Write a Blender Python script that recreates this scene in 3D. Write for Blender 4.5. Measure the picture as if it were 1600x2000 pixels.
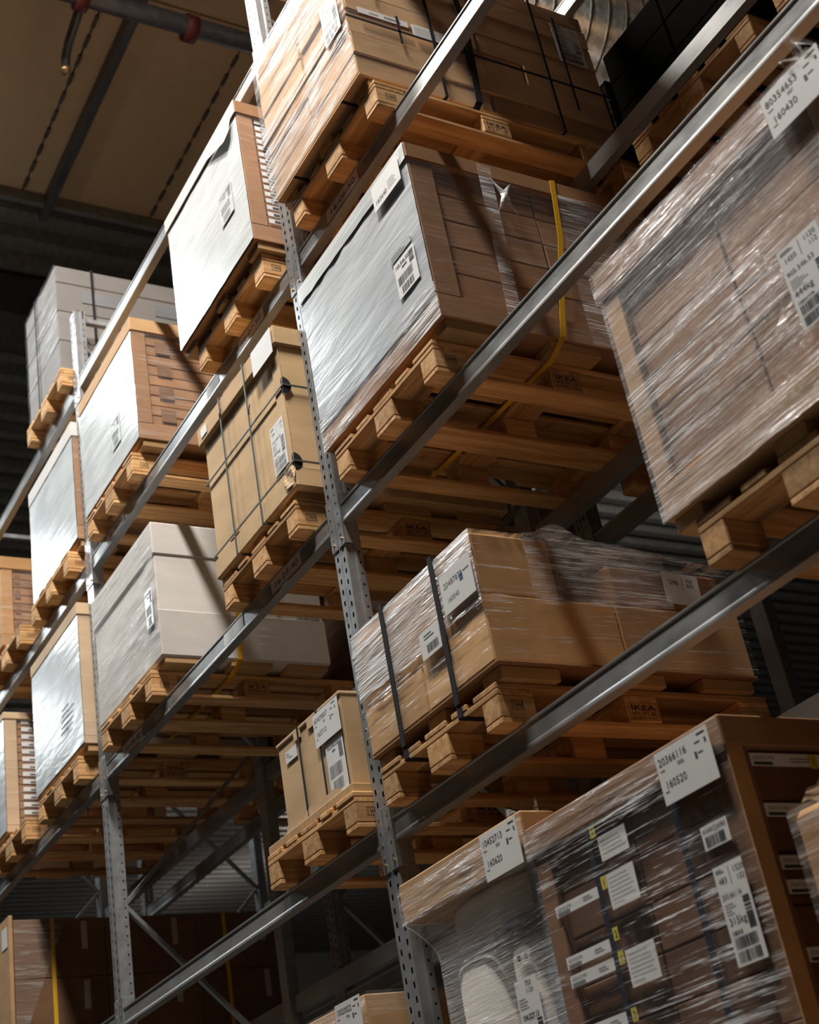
import bpy, math, random
from mathutils import Vector, Matrix
for o in list(bpy.data.objects):
    bpy.data.objects.remove(o, do_unlink=True)
S = bpy.context.scene
COL = S.collection
rnd = random.Random(7)

# ------------------------------------------------------------------ camera
cam = bpy.data.cameras.new('camera'); camo = bpy.data.objects.new('camera', cam); COL.objects.link(camo)
cam.sensor_fit = 'VERTICAL'; cam.sensor_height = 36.0; cam.sensor_width = 28.8; cam.lens = 50.0
R0 = Vector((0.47993955, 0.86135383, -0.16651611)); R1 = Vector((-0.49095891, 0.10640308, -0.86466047)); R2 = Vector((-0.72706078, 0.49673733, 0.47395638))
CP = Vector((4.52594715, -2.67982729, 1.56928668))
camo.matrix_world = Matrix(((R0.x, -R1.x, -R2.x, CP.x), (R0.y, -R1.y, -R2.y, CP.y), (R0.z, -R1.z, -R2.z, CP.z), (0, 0, 0, 1)))
cam.clip_start = 0.05; cam.clip_end = 200
cam.dof.use_dof = True; cam.dof.focus_distance = 5.6; cam.dof.aperture_fstop = 3.2
S.camera = camo

# ------------------------------------------------------------------ light, exposure
S.view_settings.view_transform = 'Standard'; S.view_settings.look = 'None'
S.view_settings.gamma = 1.0; S.view_settings.use_curve_mapping = False; S.view_settings.exposure = 0.0
W = bpy.data.worlds.new('world'); S.world = W; W.use_nodes = True
W.node_tree.nodes['Background'].inputs[0].default_value = (0.66, 0.60, 0.55, 1)
W.node_tree.nodes['Background'].inputs[1].default_value = 0.005

def area(name, loc, sx, sy, power, color, target=None):
    l = bpy.data.lights.new(name, 'AREA'); l.shape = 'RECTANGLE'; l.size = sx; l.size_y = sy; l.energy = power; l.color = color
    o = bpy.data.objects.new(name, l); COL.objects.link(o); o.location = loc
    if target is not None:
        o.rotation_euler = (Vector(target) - Vector(loc)).to_track_quat('-Z', 'Y').to_euler()
    return o
# linear lamps hung over the aisle (down light and an uplight added to brighten the ceiling)
for lx, lz, pw in ((1.7, 10.2, 680), (-1.4, 10.0, 300), (-4.8, 9.0, 140), (-8.2, 8.35, 120), (-11.6, 8.35, 110)):
    c = (1.0, 0.95, 0.88) if lx > -2 else (0.90, 0.98, 1.0)
    area('aisle_lamp', (lx, -1.6, lz), 1.6, 0.35, pw, c)
    area('ceiling_fill', (lx, -1.6, lz + 0.06), 1.6, 0.35, pw * (0.003 if lx > -2 else 0.035), (1.0, 0.93, 0.82), (lx, -1.6, 12))
for q in ((-12, 7, 9.6), (-18, 9, 9.6), (-24, 12, 9.6), (-6.5, 11, 9.6)):  # unseen fill points, put in to brighten the roof deck
    l = bpy.data.lights.new('roof_fill', 'POINT'); l.energy = 70; l.shadow_soft_size = 0.25; l.color = (1.0, 0.92, 0.84)
    o = bpy.data.objects.new('roof_fill', l); COL.objects.link(o); o.location = q

# ------------------------------------------------------------------ materials
MATS = {}
class NT:
    def __init__(s, name):
        s.m = bpy.data.materials.new(name); s.m.use_nodes = True; s.t = s.m.node_tree
        s.b = s.t.nodes['Principled BSDF']; MATS[name] = s.m
    def n(s, typ, **kw):
        x = s.t.nodes.new(typ)
        for k, v in kw.items():
            if k in x.inputs and not hasattr(type(x), k): x.inputs[k].default_value = v
            elif hasattr(x, k): setattr(x, k, v)
            else: x.inputs[k.replace('_', ' ')].default_value = v
        return x
    def l(s, a, b): s.t.links.new(a, b)
    def coords(s, scale, rot=(0, 0, 0), rand=0.0):
        tc = s.n('ShaderNodeTexCoord'); mp = s.n('ShaderNodeMapping'); mp.inputs['Scale'].default_value = scale; mp.inputs['Rotation'].default_value = rot
        s.l(tc.outputs['Object'], mp.inputs['Vector'])
        if rand:
            oi = s.n('ShaderNodeObjectInfo'); mu = s.n('ShaderNodeMath', operation='MULTIPLY'); mu.inputs[1].default_value = rand
            s.l(oi.outputs['Random'], mu.inputs[0]); s.l(mu.outputs[0], mp.inputs['Location'])
        return mp.outputs['Vector']
    def noise(s, vec, scale=1.0, detail=3.0, rough=0.55, dist=0.0):
        x = s.n('ShaderNodeTexNoise'); x.inputs['Scale'].default_value = scale; x.inputs['Detail'].default_value = detail
        x.inputs['Roughness'].default_value = rough; x.inputs['Distortion'].default_value = dist; s.l(vec, x.inputs['Vector']); return x.outputs['Fac']
    def ramp(s, fac, stops):
        x = s.n('ShaderNodeValToRGB'); e = x.color_ramp.elements
        while len(e) > len(stops): e.remove(e[-1])
        while len(e) < len(stops): e.new(0.5)
        for q, (p, c) in zip(e, stops):
            q.position = p; q.color = (c, c, c, 1) if isinstance(c, (int, float)) else (*c, 1)
        s.l(fac, x.inputs['Fac']); return x.outputs['Color']
    def bump(s, h, strength=0.3, dist=0.01):
        x = s.n('ShaderNodeBump'); x.inputs['Strength'].default_value = strength; x.inputs['Distance'].default_value = dist
        s.l(h, x.inputs['Height']); s.l(x.outputs['Normal'], s.b.inputs['Normal'])
    def math(s, op, a, b=None):
        x = s.n('ShaderNodeMath', operation=op)
        for i, v in enumerate((a, b)):
            if v is None: continue
            if isinstance(v, (int, float)): x.inputs[i].default_value = v
            else: s.l(v, x.inputs[i])
        return x.outputs[0]

def plain(name, col, rough=0.6, metal=0.0, spec=0.5, var=0.0):
    t = NT(name); t.b.inputs['Base Color'].default_value = (*col, 1); t.b.inputs['Roughness'].default_value = rough
    t.b.inputs['Metallic'].default_value = metal; t.b.inputs['Specular IOR Level'].default_value = spec
    if var:
        f = t.noise(t.coords((3, 3, 3), rand=20), 2.0, 4.0)
        c = t.ramp(f, [(0.3, tuple(x * (1 - var) for x in col)), (0.7, tuple(min(1, x * (1 + var)) for x in col))])
        t.l(c, t.b.inputs['Base Color'])
    return t

def wood(name, axis, dark, light):
    t = NT(name)
    sc = {'x': (1.2, 16, 16), 'y': (16, 1.2, 16)}[axis]
    v = t.coords(sc, rand=40.0)
    g = t.noise(v, 1.6, 5.0, 0.6, 0.8)
    k = t.noise(t.coords((5, 5, 5), rand=31.0), 1.3, 2.0)
    col = t.ramp(g, [(0.25, dark), (0.5, tuple((a + b) / 2 for a, b in zip(dark, light))), (0.72, light)])
    kn = t.ramp(k, [(0.18, 0.42), (0.3, 1.0), (1.0, 1.0)])
    mx = t.n('ShaderNodeMix', data_type='RGBA', blend_type='MULTIPLY'); mx.inputs[0].default_value = 1.0
    t.l(col, mx.inputs[6]); t.l(kn, mx.inputs[7])
    oi = t.n('ShaderNodeObjectInfo'); hs = t.n('ShaderNodeHueSaturation')
    vv = t.math('MULTIPLY_ADD', oi.outputs['Random'], 0.5)
    vv.node.inputs[2].default_value = 0.75
    t.l(vv, hs.inputs['Value']); t.l(mx.outputs[2], hs.inputs['Color']); t.l(hs.outputs['Color'], t.b.inputs['Base Color'])
    t.b.inputs['Roughness'].default_value = 0.72; t.b.inputs['Specular IOR Level'].default_value = 0.25
    t.bump(g, 0.25, 0.004)
    return t

def card(name, col, var=0.12, rough=0.75):
    t = NT(name)
    f = t.noise(t.coords((2.5, 2.5, 7.0), rand=25.0), 1.5, 4.0)
    c = t.ramp(f, [(0.3, tuple(x * (1 - var) for x in col)), (0.7, tuple(x * (1 + var) for x in col))])
    oi = t.n('ShaderNodeObjectInfo'); hs = t.n('ShaderNodeHueSaturation')
    vv = t.math('MULTIPLY_ADD', oi.outputs['Random'], 0.22); vv.node.inputs[2].default_value = 0.89
    t.l(vv, hs.inputs['Value']); t.l(c, hs.inputs['Color']); t.l(hs.outputs['Color'], t.b.inputs['Base Color'])
    t.b.inputs['Roughness'].default_value = rough; t.b.inputs['Specular IOR Level'].default_value = 0.3
    t.bump(f, 0.08, 0.004)
    return t

def film(name, base, gain, lo, hi, tilt=0.0, white=0.95, rough=0.16, fine=38.0, bump=0.5):
    """clear stretch film: see-through, with glossy wrinkles around the load; opaque white streaks stand for their glints"""
    t = NT(name)
    v = t.coords((1.1, 1.1, 15.0), rot=(tilt, tilt, 0.0), rand=17.0)
    a = t.noise(v, 1.6, 4.0, 0.6, 0.6)
    b = t.noise(t.coords((2.2, 2.2, fine), rot=(tilt, tilt, 0.0), rand=9.0), 2.0, 3.0, 0.65, 0.5)
    big = t.noise(t.coords((1.7, 1.7, 2.4), rand=13.0), 1.4, 2.0)
    st = t.ramp(t.math('ADD', t.math('MULTIPLY', a, 0.45), t.math('MULTIPLY', b, 0.55)), [(lo, 0.0), (hi, 1.0)])
    bg = t.ramp(big, [(0.36, 0.15), (0.62, 1.0)])
    m = t.math('MULTIPLY', st, bg)
    al = t.math('MULTIPLY', m, gain); al = t.math('ADD', al, base); al.node.use_clamp = True
    t.b.inputs['Base Color'].default_value = (white, white, white * 1.01, 1)
    t.b.inputs['Roughness'].default_value = rough; t.b.inputs['Specular IOR Level'].default_value = 0.9
    t.l(al, t.b.inputs['Alpha'])
    t.bump(t.math('ADD', a, b), bump, 0.012)
    return t

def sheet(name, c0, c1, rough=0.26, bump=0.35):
    """opaque pale sheet that stands for bright reflection on clear film"""
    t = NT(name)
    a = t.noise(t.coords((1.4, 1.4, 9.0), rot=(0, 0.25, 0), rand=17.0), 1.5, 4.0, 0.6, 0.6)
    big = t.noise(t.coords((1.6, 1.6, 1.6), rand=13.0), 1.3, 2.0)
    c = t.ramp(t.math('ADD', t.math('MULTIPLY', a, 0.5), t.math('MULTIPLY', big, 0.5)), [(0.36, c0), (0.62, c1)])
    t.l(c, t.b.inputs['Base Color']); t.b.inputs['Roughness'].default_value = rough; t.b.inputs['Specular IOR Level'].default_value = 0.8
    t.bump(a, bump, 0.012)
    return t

def steel(name, col, rough, metal=0.0, dirt=0.1, spec=0.6):
    t = NT(name)
    f = t.noise(t.coords((3.0, 9.0, 9.0), rand=11.0), 2.0, 5.0, 0.6)
    c = t.ramp(f, [(0.3, tuple(x * (1 - dirt) for x in col)), (0.65, tuple(x * (1 + dirt) for x in col))])
    t.l(c, t.b.inputs['Base Color'])
    r = t.ramp(f, [(0.3, rough * 0.8), (0.7, min(1, rough * 1.3))]); t.l(r, t.b.inputs['Roughness'])
    t.b.inputs['Metallic'].default_value = metal; t.b.inputs['Specular IOR Level'].default_value = spec
    return t

steel('beam_steel', (0.27, 0.27, 0.27), 0.34, 0.35, 0.12, 0.5)
steel('post_steel', (0.34, 0.35, 0.36), 0.30, 0.45, 0.10)
steel('brace_steel', (0.30, 0.31, 0.32), 0.4, 0.4, 0.15)
plain('slot_dark', (0.012, 0.012, 0.014), 0.9)
plain('brass', (0.45, 0.30, 0.14), 0.4, 0.8)
wood('wood_y', 'y', (0.36, 0.155, 0.045), (0.78, 0.49, 0.23))
wood('wood_x', 'x', (0.36, 0.155, 0.045), (0.78, 0.49, 0.23))
wood('foot_wood', 'y', (0.42, 0.24, 0.10), (0.58, 0.37, 0.18))
card('card_tan', (0.50, 0.30, 0.145))
card('card_brown', (0.33, 0.17, 0.08))
card('card_dark', (0.20, 0.10, 0.05))
card('card_orange', (0.46, 0.25, 0.10))
card('card_pale', (0.60, 0.43, 0.27))
card('card_kraft', (0.62, 0.42, 0.225))
card('card_amber', (0.62, 0.36, 0.155))
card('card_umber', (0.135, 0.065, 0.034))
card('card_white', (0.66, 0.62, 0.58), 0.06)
plain('shade_black', (0.006, 0.0055, 0.0055), 0.95, spec=0.05)  # near-black colour puts deep shade onto the back row loads
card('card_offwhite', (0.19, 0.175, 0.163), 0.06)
card('card_grey', (0.17, 0.17, 0.18), 0.1)
plain('paper', (0.74, 0.73, 0.72), 0.55, var=0.05)
plain('ink', (0.03, 0.03, 0.035), 0.7)
plain('ink_faded', (0.20, 0.20, 0.22), 0.7)
plain('ink_stamp', (0.035, 0.022, 0.015), 0.8)
plain('ink_blue', (0.02, 0.07, 0.25), 0.6)
plain('beam_label', (0.86, 0.72, 0.66), 0.5)
plain('strap_black', (0.012, 0.012, 0.014), 0.7, spec=0.2)
plain('strap_blue', (0.012, 0.016, 0.032), 0.6, spec=0.2)
plain('twine_grey', (0.06, 0.07, 0.065), 0.5)
plain('yellow', (0.72, 0.40, 0.012), 0.45)
plain('yellow_sticker', (0.62, 0.50, 0.05), 0.6)
plain('tape', (0.50, 0.40, 0.33), 0.25)
sheet('glare_label_white', (0.54, 0.57, 0.58), (0.76, 0.79, 0.80))  # film glare painted as a pale colour; labels lying on it share it
sheet('glare_label_grey', (0.42, 0.44, 0.48), (0.62, 0.65, 0.68))
film('film_clear', 0.05, 0.40, 0.50, 0.64)
film('film_front', 0.10, 0.85, 0.46, 0.55, 0.10, fine=55.0, rough=0.12, bump=0.7)
film('film_white', 0.42, 0.75, 0.42, 0.60, 0.10)
film('film_heavy', 0.09, 0.85, 0.50, 0.60, 0.06, fine=60.0, rough=0.13, bump=0.7)
film('film_lines', 0.02, 1.0, 0.562, 0.590, -0.10, fine=150.0, rough=0.10, bump=0.7)
film('film_milky', 0.22, 0.5, 0.52, 0.62, 0.05)
film('film_cloudy', 0.13, 0.75, 0.48, 0.60, 0.06, fine=70.0, rough=0.14, bump=0.7)
film('film_streak', 0.02, 1.0, 0.57, 0.60, -0.10, fine=110.0, rough=0.10, bump=0.7)
film('film_side', 0.035, 0.22, 0.52, 0.66)
plain('fabric_white', (0.74, 0.69, 0.63), 0.7, var=0.06)
plain('panel_grey', (0.16, 0.17, 0.19), 0.5, var=0.15)
steel('roof_deck', (0.20, 0.195, 0.185), 0.45, 0.3, 0.2)
plain('ceiling_beige', (0.54, 0.41, 0.265), 0.8, var=0.05)
steel('pipe_steel', (0.11, 0.115, 0.13), 0.4, 0.5, 0.2)
plain('red_paint', (0.11, 0.012, 0.010), 0.6)
steel('duct_steel', (0.55, 0.55, 0.53), 0.25, 0.9, 0.1)
plain('concrete', (0.13, 0.112, 0.095), 0.6, var=0.12)
plain('wall_paint', (0.30, 0.28, 0.26), 0.8, var=0.1)
t = NT('lamp_glow'); t.b.inputs['Emission Color'].default_value = (0.95, 0.97, 1, 1); t.b.inputs['Emission Strength'].default_value = 22.0

# ------------------------------------------------------------------ geometry helpers
class MB:
    def __init__(s): s.v = []; s.f = []
    def quad(s, a, b, c, d):
        n = len(s.v); s.v += [tuple(a), tuple(b), tuple(c), tuple(d)]; s.f.append((n, n + 1, n + 2, n + 3)); return s
    def box(s, x0, x1, y0, y1, z0, z1):
        n = len(s.v)
        s.v += [(x0, y0, z0), (x1, y0, z0), (x1, y1, z0), (x0, y1, z0), (x0, y0, z1), (x1, y0, z1), (x1, y1, z1), (x0, y1, z1)]
        s.f += [tuple(n + i for i in q) for q in ((0, 3, 2, 1), (4, 5, 6, 7), (0, 1, 5, 4), (1, 2, 6, 5), (2, 3, 7, 6), (3, 0, 4, 7))]
        return s
    def cbox(s, x0, x1, y0, y1, z0, z1, c=0.003):
        """box with chamfered edges (44 triangles)"""
        X = (x0, x1); Y = (y0, y1); Z = (z0, z1); n = len(s.v); idx = {}
        for i in (0, 1):
            for j in (0, 1):
                for k in (0, 1):
                    p = (X[i], Y[j], Z[k]); d = (c if i == 0 else -c, c if j == 0 else -c, c if k == 0 else -c)
                    for a in range(3):
                        q = [p[m] + (0 if m == a else d[m]) for m in range(3)]
                        idx[(i, j, k, a)] = len(s.v); s.v.append(tuple(q))
        def face(vs):
            P = [Vector(s.v[i]) for i in vs]; nn = (P[1] - P[0]).cross(P[2] - P[0]); ctr = sum(P, Vector()) / len(P)
            if nn.dot(ctr - Vector(((x0 + x1) / 2, (y0 + y1) / 2, (z0 + z1) / 2))) < 0: vs = vs[::-1]
            s.f.append(tuple(vs))
        for a in range(3):
            o1, o2 = [m for m in range(3) if m != a]
            for sd in (0, 1):
                vs = []
                for (p, q) in ((0, 0), (1, 0), (1, 1), (0, 1)):
                    key = [0, 0, 0]; key[a] = sd; key[o1] = p; key[o2] = q; vs.append(idx[(*key, a)])
                face(vs)
            for p in (0, 1):
                for q in (0, 1):
                    k0 = [0, 0, 0]; k0[o1] = p; k0[o2] = q; k1 = list(k0); k1[a] = 1
                    face([idx[(*k0, o1)], idx[(*k1, o1)], idx[(*k1, o2)], idx[(*k0, o2)]])
        for i in (0, 1):
            for j in (0, 1):
                for k in (0, 1): face([idx[(i, j, k, 0)], idx[(i, j, k, 1)], idx[(i, j, k, 2)]])
        return s
    def tube(s, pts, r, seg=8, cap=True):
        pts = [Vector(p) for p in pts]; rings = []
        rr = r if isinstance(r, (list, tuple)) else [r] * len(pts)
        for i, p in enumerate(pts):
            d = (pts[min(i + 1, len(pts) - 1)] - pts[max(i - 1, 0)]).normalized()
            u = d.orthogonal().normalized() if i == 0 else (u - d * u.dot(d)).normalized()
            w = d.cross(u); n = len(s.v)
            for k in range(seg):
                a = 2 * math.pi * k / seg; s.v.append(tuple(p + (u * math.cos(a) + w * math.sin(a)) * rr[i]))
            rings.append(n)
        for a, b in zip(rings, rings[1:]):
            for k in range(seg): s.f.append((a + k, a + (k + 1) % seg, b + (k + 1) % seg, b + k))
        if cap:
            s.f.append(tuple(rings[0] + k for k in reversed(range(seg)))); s.f.append(tuple(rings[-1] + k for k in range(seg)))
        return s
    def ribbon(s, pts, w, th, side):
        """flat strap through pts, w wide along side"""
        pts = [Vector(p) for p in pts]; side = Vector(side).normalized(); n0 = len(s.v)
        for i, p in enumerate(pts):
            d = (pts[min(i + 1, len(pts) - 1)] - pts[max(i - 1, 0)]).normalized(); n = d.cross(side).normalized()
            for a, b in ((-1, -1), (1, -1), (1, 1), (-1, 1)): s.v.append(tuple(p + side * a * w / 2 + n * b * th / 2))
        for i in range(len(pts) - 1):
            a = n0 + 4 * i; b = a + 4
            for k in range(4): s.f.append((a + k, a + (k + 1) % 4, b + (k + 1) % 4, b + k))
        e = n0 + 4 * (len(pts) - 1); s.f += [(n0 + 3, n0 + 2, n0 + 1, n0), (e, e + 1, e + 2, e + 3)]
        return s
    def extrude_x(s, prof, x0, x1, close=True):
        n = len(s.v); k = len(prof)
        s.v += [(x0, y, z) for y, z in prof] + [(x1, y, z) for y, z in prof]
        for i in range(k if close else k - 1):
            j = (i + 1) % k; s.f.append((n + i, n + j, n + k + j, n + k + i))
        if close: s.f += [tuple(n + i for i in reversed(range(k))), tuple(n + k + i for i in range(k))]
        return s
    def grid(s, nu, nv, fn):
        n = len(s.v)
        for j in range(nv + 1):
            for i in range(nu + 1): s.v.append(tuple(fn(i / nu, j / nv)))
        for j in range(nv):
            for i in range(nu):
                a = n + j * (nu + 1) + i; s.f.append((a, a + 1, a + nu + 2, a + nu + 1))
        return s
    def shift(s, o):
        s.v = [(x - o[0], y - o[1], z - o[2]) for x, y, z in s.v]; return s
    def mesh(s, name):
        m = bpy.data.meshes.new(name); m.from_pydata(s.v, [], s.f); m.update(); return m

def put(name, mesh, mat, parent=None, loc=(0, 0, 0), smooth=False):
    if not mesh.materials: mesh.materials.append(MATS[mat])
    o = bpy.data.objects.new(name, mesh); COL.objects.link(o); o.location = loc
    if parent is not None: o.parent = parent
    if smooth:
        for p in mesh.polygons: p.use_smooth = True
    return o
def root(name, label, cat, loc, group=None):
    o = bpy.data.objects.new(name, None); COL.objects.link(o); o.location = loc; o.empty_display_size = 0.1
    o['label'] = label; o['category'] = cat
    if group: o['group'] = group
    return o
def origin(o):
    p = Vector((0, 0, 0))
    while o is not None: p += Vector(o.location); o = o.parent
    return p
def part(name, mb, mat, parent, smooth=False):
    """mb in world coordinates"""
    return put(name, mb.shift(origin(parent)).mesh(name), mat, parent, smooth=smooth)
def thing(name, mb, mat, label, cat, group=None, base=None):
    xs = [v[0] for v in mb.v]; ys = [v[1] for v in mb.v]; zs = [v[2] for v in mb.v]
    b = base or ((min(xs) + max(xs)) / 2, (min(ys) + max(ys)) / 2, min(zs))
    o = put(name, mb.shift(b).mesh(name), mat, None, b); o['label'] = label; o['category'] = cat
    if group: o['group'] = group
    return o
def struct(name, mb, mat, parent=None):
    o = put(name, mb.mesh(name), mat, parent)
    if parent is None: o['kind'] = 'structure'
    return o

# ------------------------------------------------------------------ lettering
_tc = {}
def glyphs(body, bold=0.0):
    key = (body, bold)
    if key not in _tc:
        cu = bpy.data.curves.new('t', 'FONT'); cu.body = body; cu.size = 1.0; cu.offset = bold; cu.resolution_u = 2; cu.fill_mode = 'FRONT'
        ob = bpy.data.objects.new('t', cu); COL.objects.link(ob)
        dg = bpy.context.evaluated_depsgraph_get(); me = bpy.data.meshes.new_from_object(ob.evaluated_get(dg))
        vs = [(v.co.x, v.co.y) for v in me.vertices]; fs = [tuple(p.vertices) for p in me.polygons]
        w = max([v[0] for v in vs] or [1]); _tc[key] = (vs, fs, w)
        bpy.data.objects.remove(ob, do_unlink=True); bpy.data.curves.remove(cu); bpy.data.meshes.remove(me)
    return _tc[key]
TEXTS = ['IKEA', '16-07-40', '16-07-50', '16-08-40', '16-06-50', '16-08-50', '160640', '80354653', '160430', '20366116', '160520', '10452713', '160620', '60459807', '160710',
         '10020022', '20487878', '315kg', '1320', '800', '483', '1450', '1120', '870', '444kg', '727kg', 'AVARCJ26983', '246', '750', 'ADHOLMA', '1', '2', '160540', '121kg', '905.546.53', '402.548.51']
for q in TEXTS: glyphs(q)
for q in ('IKEA', '872.371.00', 'PROPERTY OF IKEA', '203.661.16', '103.546.52', '104.527.13'): glyphs(q, 0.02)

class Ink:
    """flat print in label coordinates: u right, v up, metres"""
    def __init__(s): s.v = []; s.f = []
    def rect(s, u0, v0, u1, v1):
        n = len(s.v); s.v += [(u0, v0), (u1, v0), (u1, v1), (u0, v1)]; s.f.append((n, n + 1, n + 2, n + 3)); return s
    def frame(s, u0, v0, u1, v1, t):
        return s.rect(u0, v0, u1, v0 + t).rect(u0, v1 - t, u1, v1).rect(u0, v0, u0 + t, v1).rect(u1 - t, v0, u1, v1)
    def text(s, body, u, v, h, width=None, bold=0.0):
        vs, fs, w = glyphs(body, bold); n = len(s.v); sy = h / 0.70; sx = sy if width is None else width / w
        s.v += [(u + a * sx, v + b * sy) for a, b in vs]; s.f += [tuple(n + i for i in q) for q in fs]; return s
    def code(s, u0, v0, u1, v1, seed=1, vertical=False, step=0.0022):
        r = random.Random(seed); a0, a1 = (v0, v1) if vertical else (u0, u1); p = a0
        while p < a1 - step:
            w = step * r.choice((0.6, 0.8, 1.2, 1.9)); w = min(w, a1 - p)
            if vertical: s.rect(u0, p, u1, p + w)
            else: s.rect(p, v0, p + w, v1)
            p += w + step * r.choice((0.5, 0.8, 1.3))
        return s
    def lines(s, u0, v0, u1, n, dv, t=0.0025, seed=3):
        r = random.Random(seed)
        for i in range(n): s.rect(u0, v0 - i * dv, u0 + (u1 - u0) * r.uniform(0.45, 1), v0 - i * dv + t)
        return s

def label_on(parent, o, U, V, w, h, ink=None, name='label', mat='paper', inkmat='ink', rot=0.0, th=0.0012, more=()):
    """thin paper w x h with lower left corner o; print is a sub-part"""
    o = Vector(o); U = Vector(U).normalized(); V = Vector(V).normalized(); N = U.cross(V)
    if rot:
        q = Matrix.Rotation(rot, 3, N); U = q @ U; V = q @ V
    mb = MB(); c = [o, o + U * w, o + U * w + V * h, o + V * h]; n = 0
    mb.v = [tuple(p) for p in c] + [tuple(p + N * th) for p in c]
    mb.f = [(3, 2, 1, 0), (4, 5, 6, 7), (0, 1, 5, 4), (1, 2, 6, 5), (2, 3, 7, 6), (3, 0, 4, 7)]
    lab = part(name, mb, mat, parent)
    for k, (i, m) in enumerate(([(ink, inkmat)] if ink else []) + list(more)):
        mp = MB(); mp.v = [tuple(o + U * a + V * b + N * (th + 0.0006)) for a, b in i.v]; mp.f = i.f
        part('print', mp, m, lab)
    return lab
FR = dict(U=(1, 0, 0), V=(0, 0, 1))          # faces -Y
SD = dict(U=(0, 1, 0), V=(0, 0, 1))          # faces +X

def doc(a, b, seed=1, w=0.215, h=0.14):
    i = Ink(); i.text(a, 0.010, h - 0.040, 0.021).lines(0.085, h - 0.052, 0.12, 2, 0.006, 0.002, seed)
    if b: i.text(b, 0.018, h * 0.28, 0.021, bold=0.0)
    i.lines(0.012, h * 0.22, 0.04, 1, 0.006); i.lines(0.012, h - 0.055, 0.045, 1, 0.006)
    i.rect(w - 0.045, h - 0.014, w - 0.012, h - 0.010).rect(w - 0.06, h - 0.032, w - 0.038, h - 0.029).rect(w - 0.02, h - 0.04, w - 0.013, h - 0.028)
    i.rect(w - 0.068, h - 0.07, w - 0.059, h - 0.052).rect(w - 0.055, h - 0.06, w - 0.035, h - 0.057)
    return i
def tag_label(w, h, top, mid, kg, seed):
    """tall shipping label with three bar codes"""
    i = Ink()
    i.lines(0.008, h - 0.012, w * 0.45, 2, 0.006, 0.0022, seed); i.text(top[0], w * 0.10, h - 0.046, 0.015); i.rect(w * 0.5, h - 0.055, w * 0.5 + 0.0016, h - 0.008)
    i.text(top[1], w * 0.62, h - 0.028, 0.015); i.text(top[1][:3], w * 0.70, h - 0.050, 0.014)
    i.text(mid, 0.008, h - 0.085, 0.014, w * 0.66); i.lines(0.010, h - 0.10, w * 0.48, 4, 0.008, 0.0018, seed + 1)
    i.text(kg, 0.010, h - 0.15, 0.019)
    i.code(w * 0.70, h * 0.32, w * 0.92, h - 0.09, seed + 2, True, 0.004)
    i.code(0.012, h * 0.30, w * 0.46, h - 0.165, seed + 3)
    i.code(0.012, h * 0.165, w * 0.86, h * 0.275, seed + 4); i.code(0.012, h * 0.03, w * 0.86, h * 0.14, seed + 5)
    return i
def half_label(w, h, seed, mid='103.546.52'):
    i = Ink(); i.text(mid, 0.008, h - 0.032, 0.016, w * 0.66, 0.02); i.lines(w * 0.35, h - 0.05, w * 0.6, 1, 0.01, 0.008, seed)
    i.code(w * 0.72, h * 0.60, w * 0.93, h - 0.012, seed, True, 0.004)
    i.code(0.014, h * 0.32, w * 0.80, h * 0.55, seed + 1); i.code(0.03, h * 0.06, w * 0.76, h * 0.26, seed + 2)
    return i

# ------------------------------------------------------------------ building shell
FLOOR = MB().quad((-34, -6, 0), (9, -6, 0), (9, 24, 0), (-34, 24, 0))
struct('floor', FLOOR, 'concrete')
# beige ceiling panels over the near part: every panel its own piece
ceil = struct('ceiling', MB().box(-4.80, 9, -6, 24, 10.56, 10.62), 'roof_deck')
pan = MB().cbox(-0.2, 2.13, 0.006, 1.164, 0, 0.05, 0.004).mesh('ceiling_panel')
for iy in range(-3, 9):
    for ix in range(0, 3):
        put('ceiling_panel', pan, 'ceiling_beige', ceil, (-4.6 + 2.35 * ix, 0.30 + 1.172 * iy, 10.505))
rail = MB().box(0, 4.6, -0.012, 0.012, -0.02, 0.0)
for iy in (0, 1):
    m = MB()
    for k in range(22): m.box(-4.75 + 0.21 * k, -4.75 + 0.21 * k + 0.12, 0.295 + 1.172 * iy - 0.014, 0.295 + 1.172 * iy + 0.014, 10.485, 10.507)
    struct('panel_rail', m, 'pipe_steel', ceil)
struct('ceiling_joist', MB().box(-5.0, 3.0, 0.49, 0.56, 10.36, 10.50), 'pipe_steel', ceil)
# ribbed roof deck further away
deck = MB(); prof = []
k = 0; x = -4.82
while x > -34:
    prof += [(x, 10.86), (x - 0.10, 10.86), (x - 0.14, 10.74), (x - 0.26, 10.74), (x - 0.30, 10.86)]; x -= 0.36
for a, b in zip(prof, prof[1:]): deck.quad((a[0], -6, a[1]), (a[0], 24, a[1]), (b[0], 24, b[1]), (b[0], -6, b[1]))
struct('roof_deck', deck, 'roof_deck')['label'] = 'dark ribbed metal roof deck'
struct('trim_1', MB().box(-4.86, -4.80, -6, 24, 10.40, 10.86), 'roof_deck')
struct('trim_2', MB().box(-6.75, -6.20, -6, 24, 10.25, 10.72), 'pipe_steel')
struct('wall_far', MB().box(-34.1, -34, -6, 24, 0, 11), 'wall_paint')
struct('wall_back', MB().box(-34, 9, 24, 24.1, 0, 11), 'wall_paint')

# ------------------------------------------------------------------ rack
LV = [7.136, 5.790, 4.4475, 3.100, 1.7545]
BW = 2.989
LVN = ['top', 'second highest', 'middle', 'second lowest', 'lowest']
BAYN = ['right of the near perforated upright', 'between the two perforated uprights', 'left of the far perforated upright']

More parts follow.
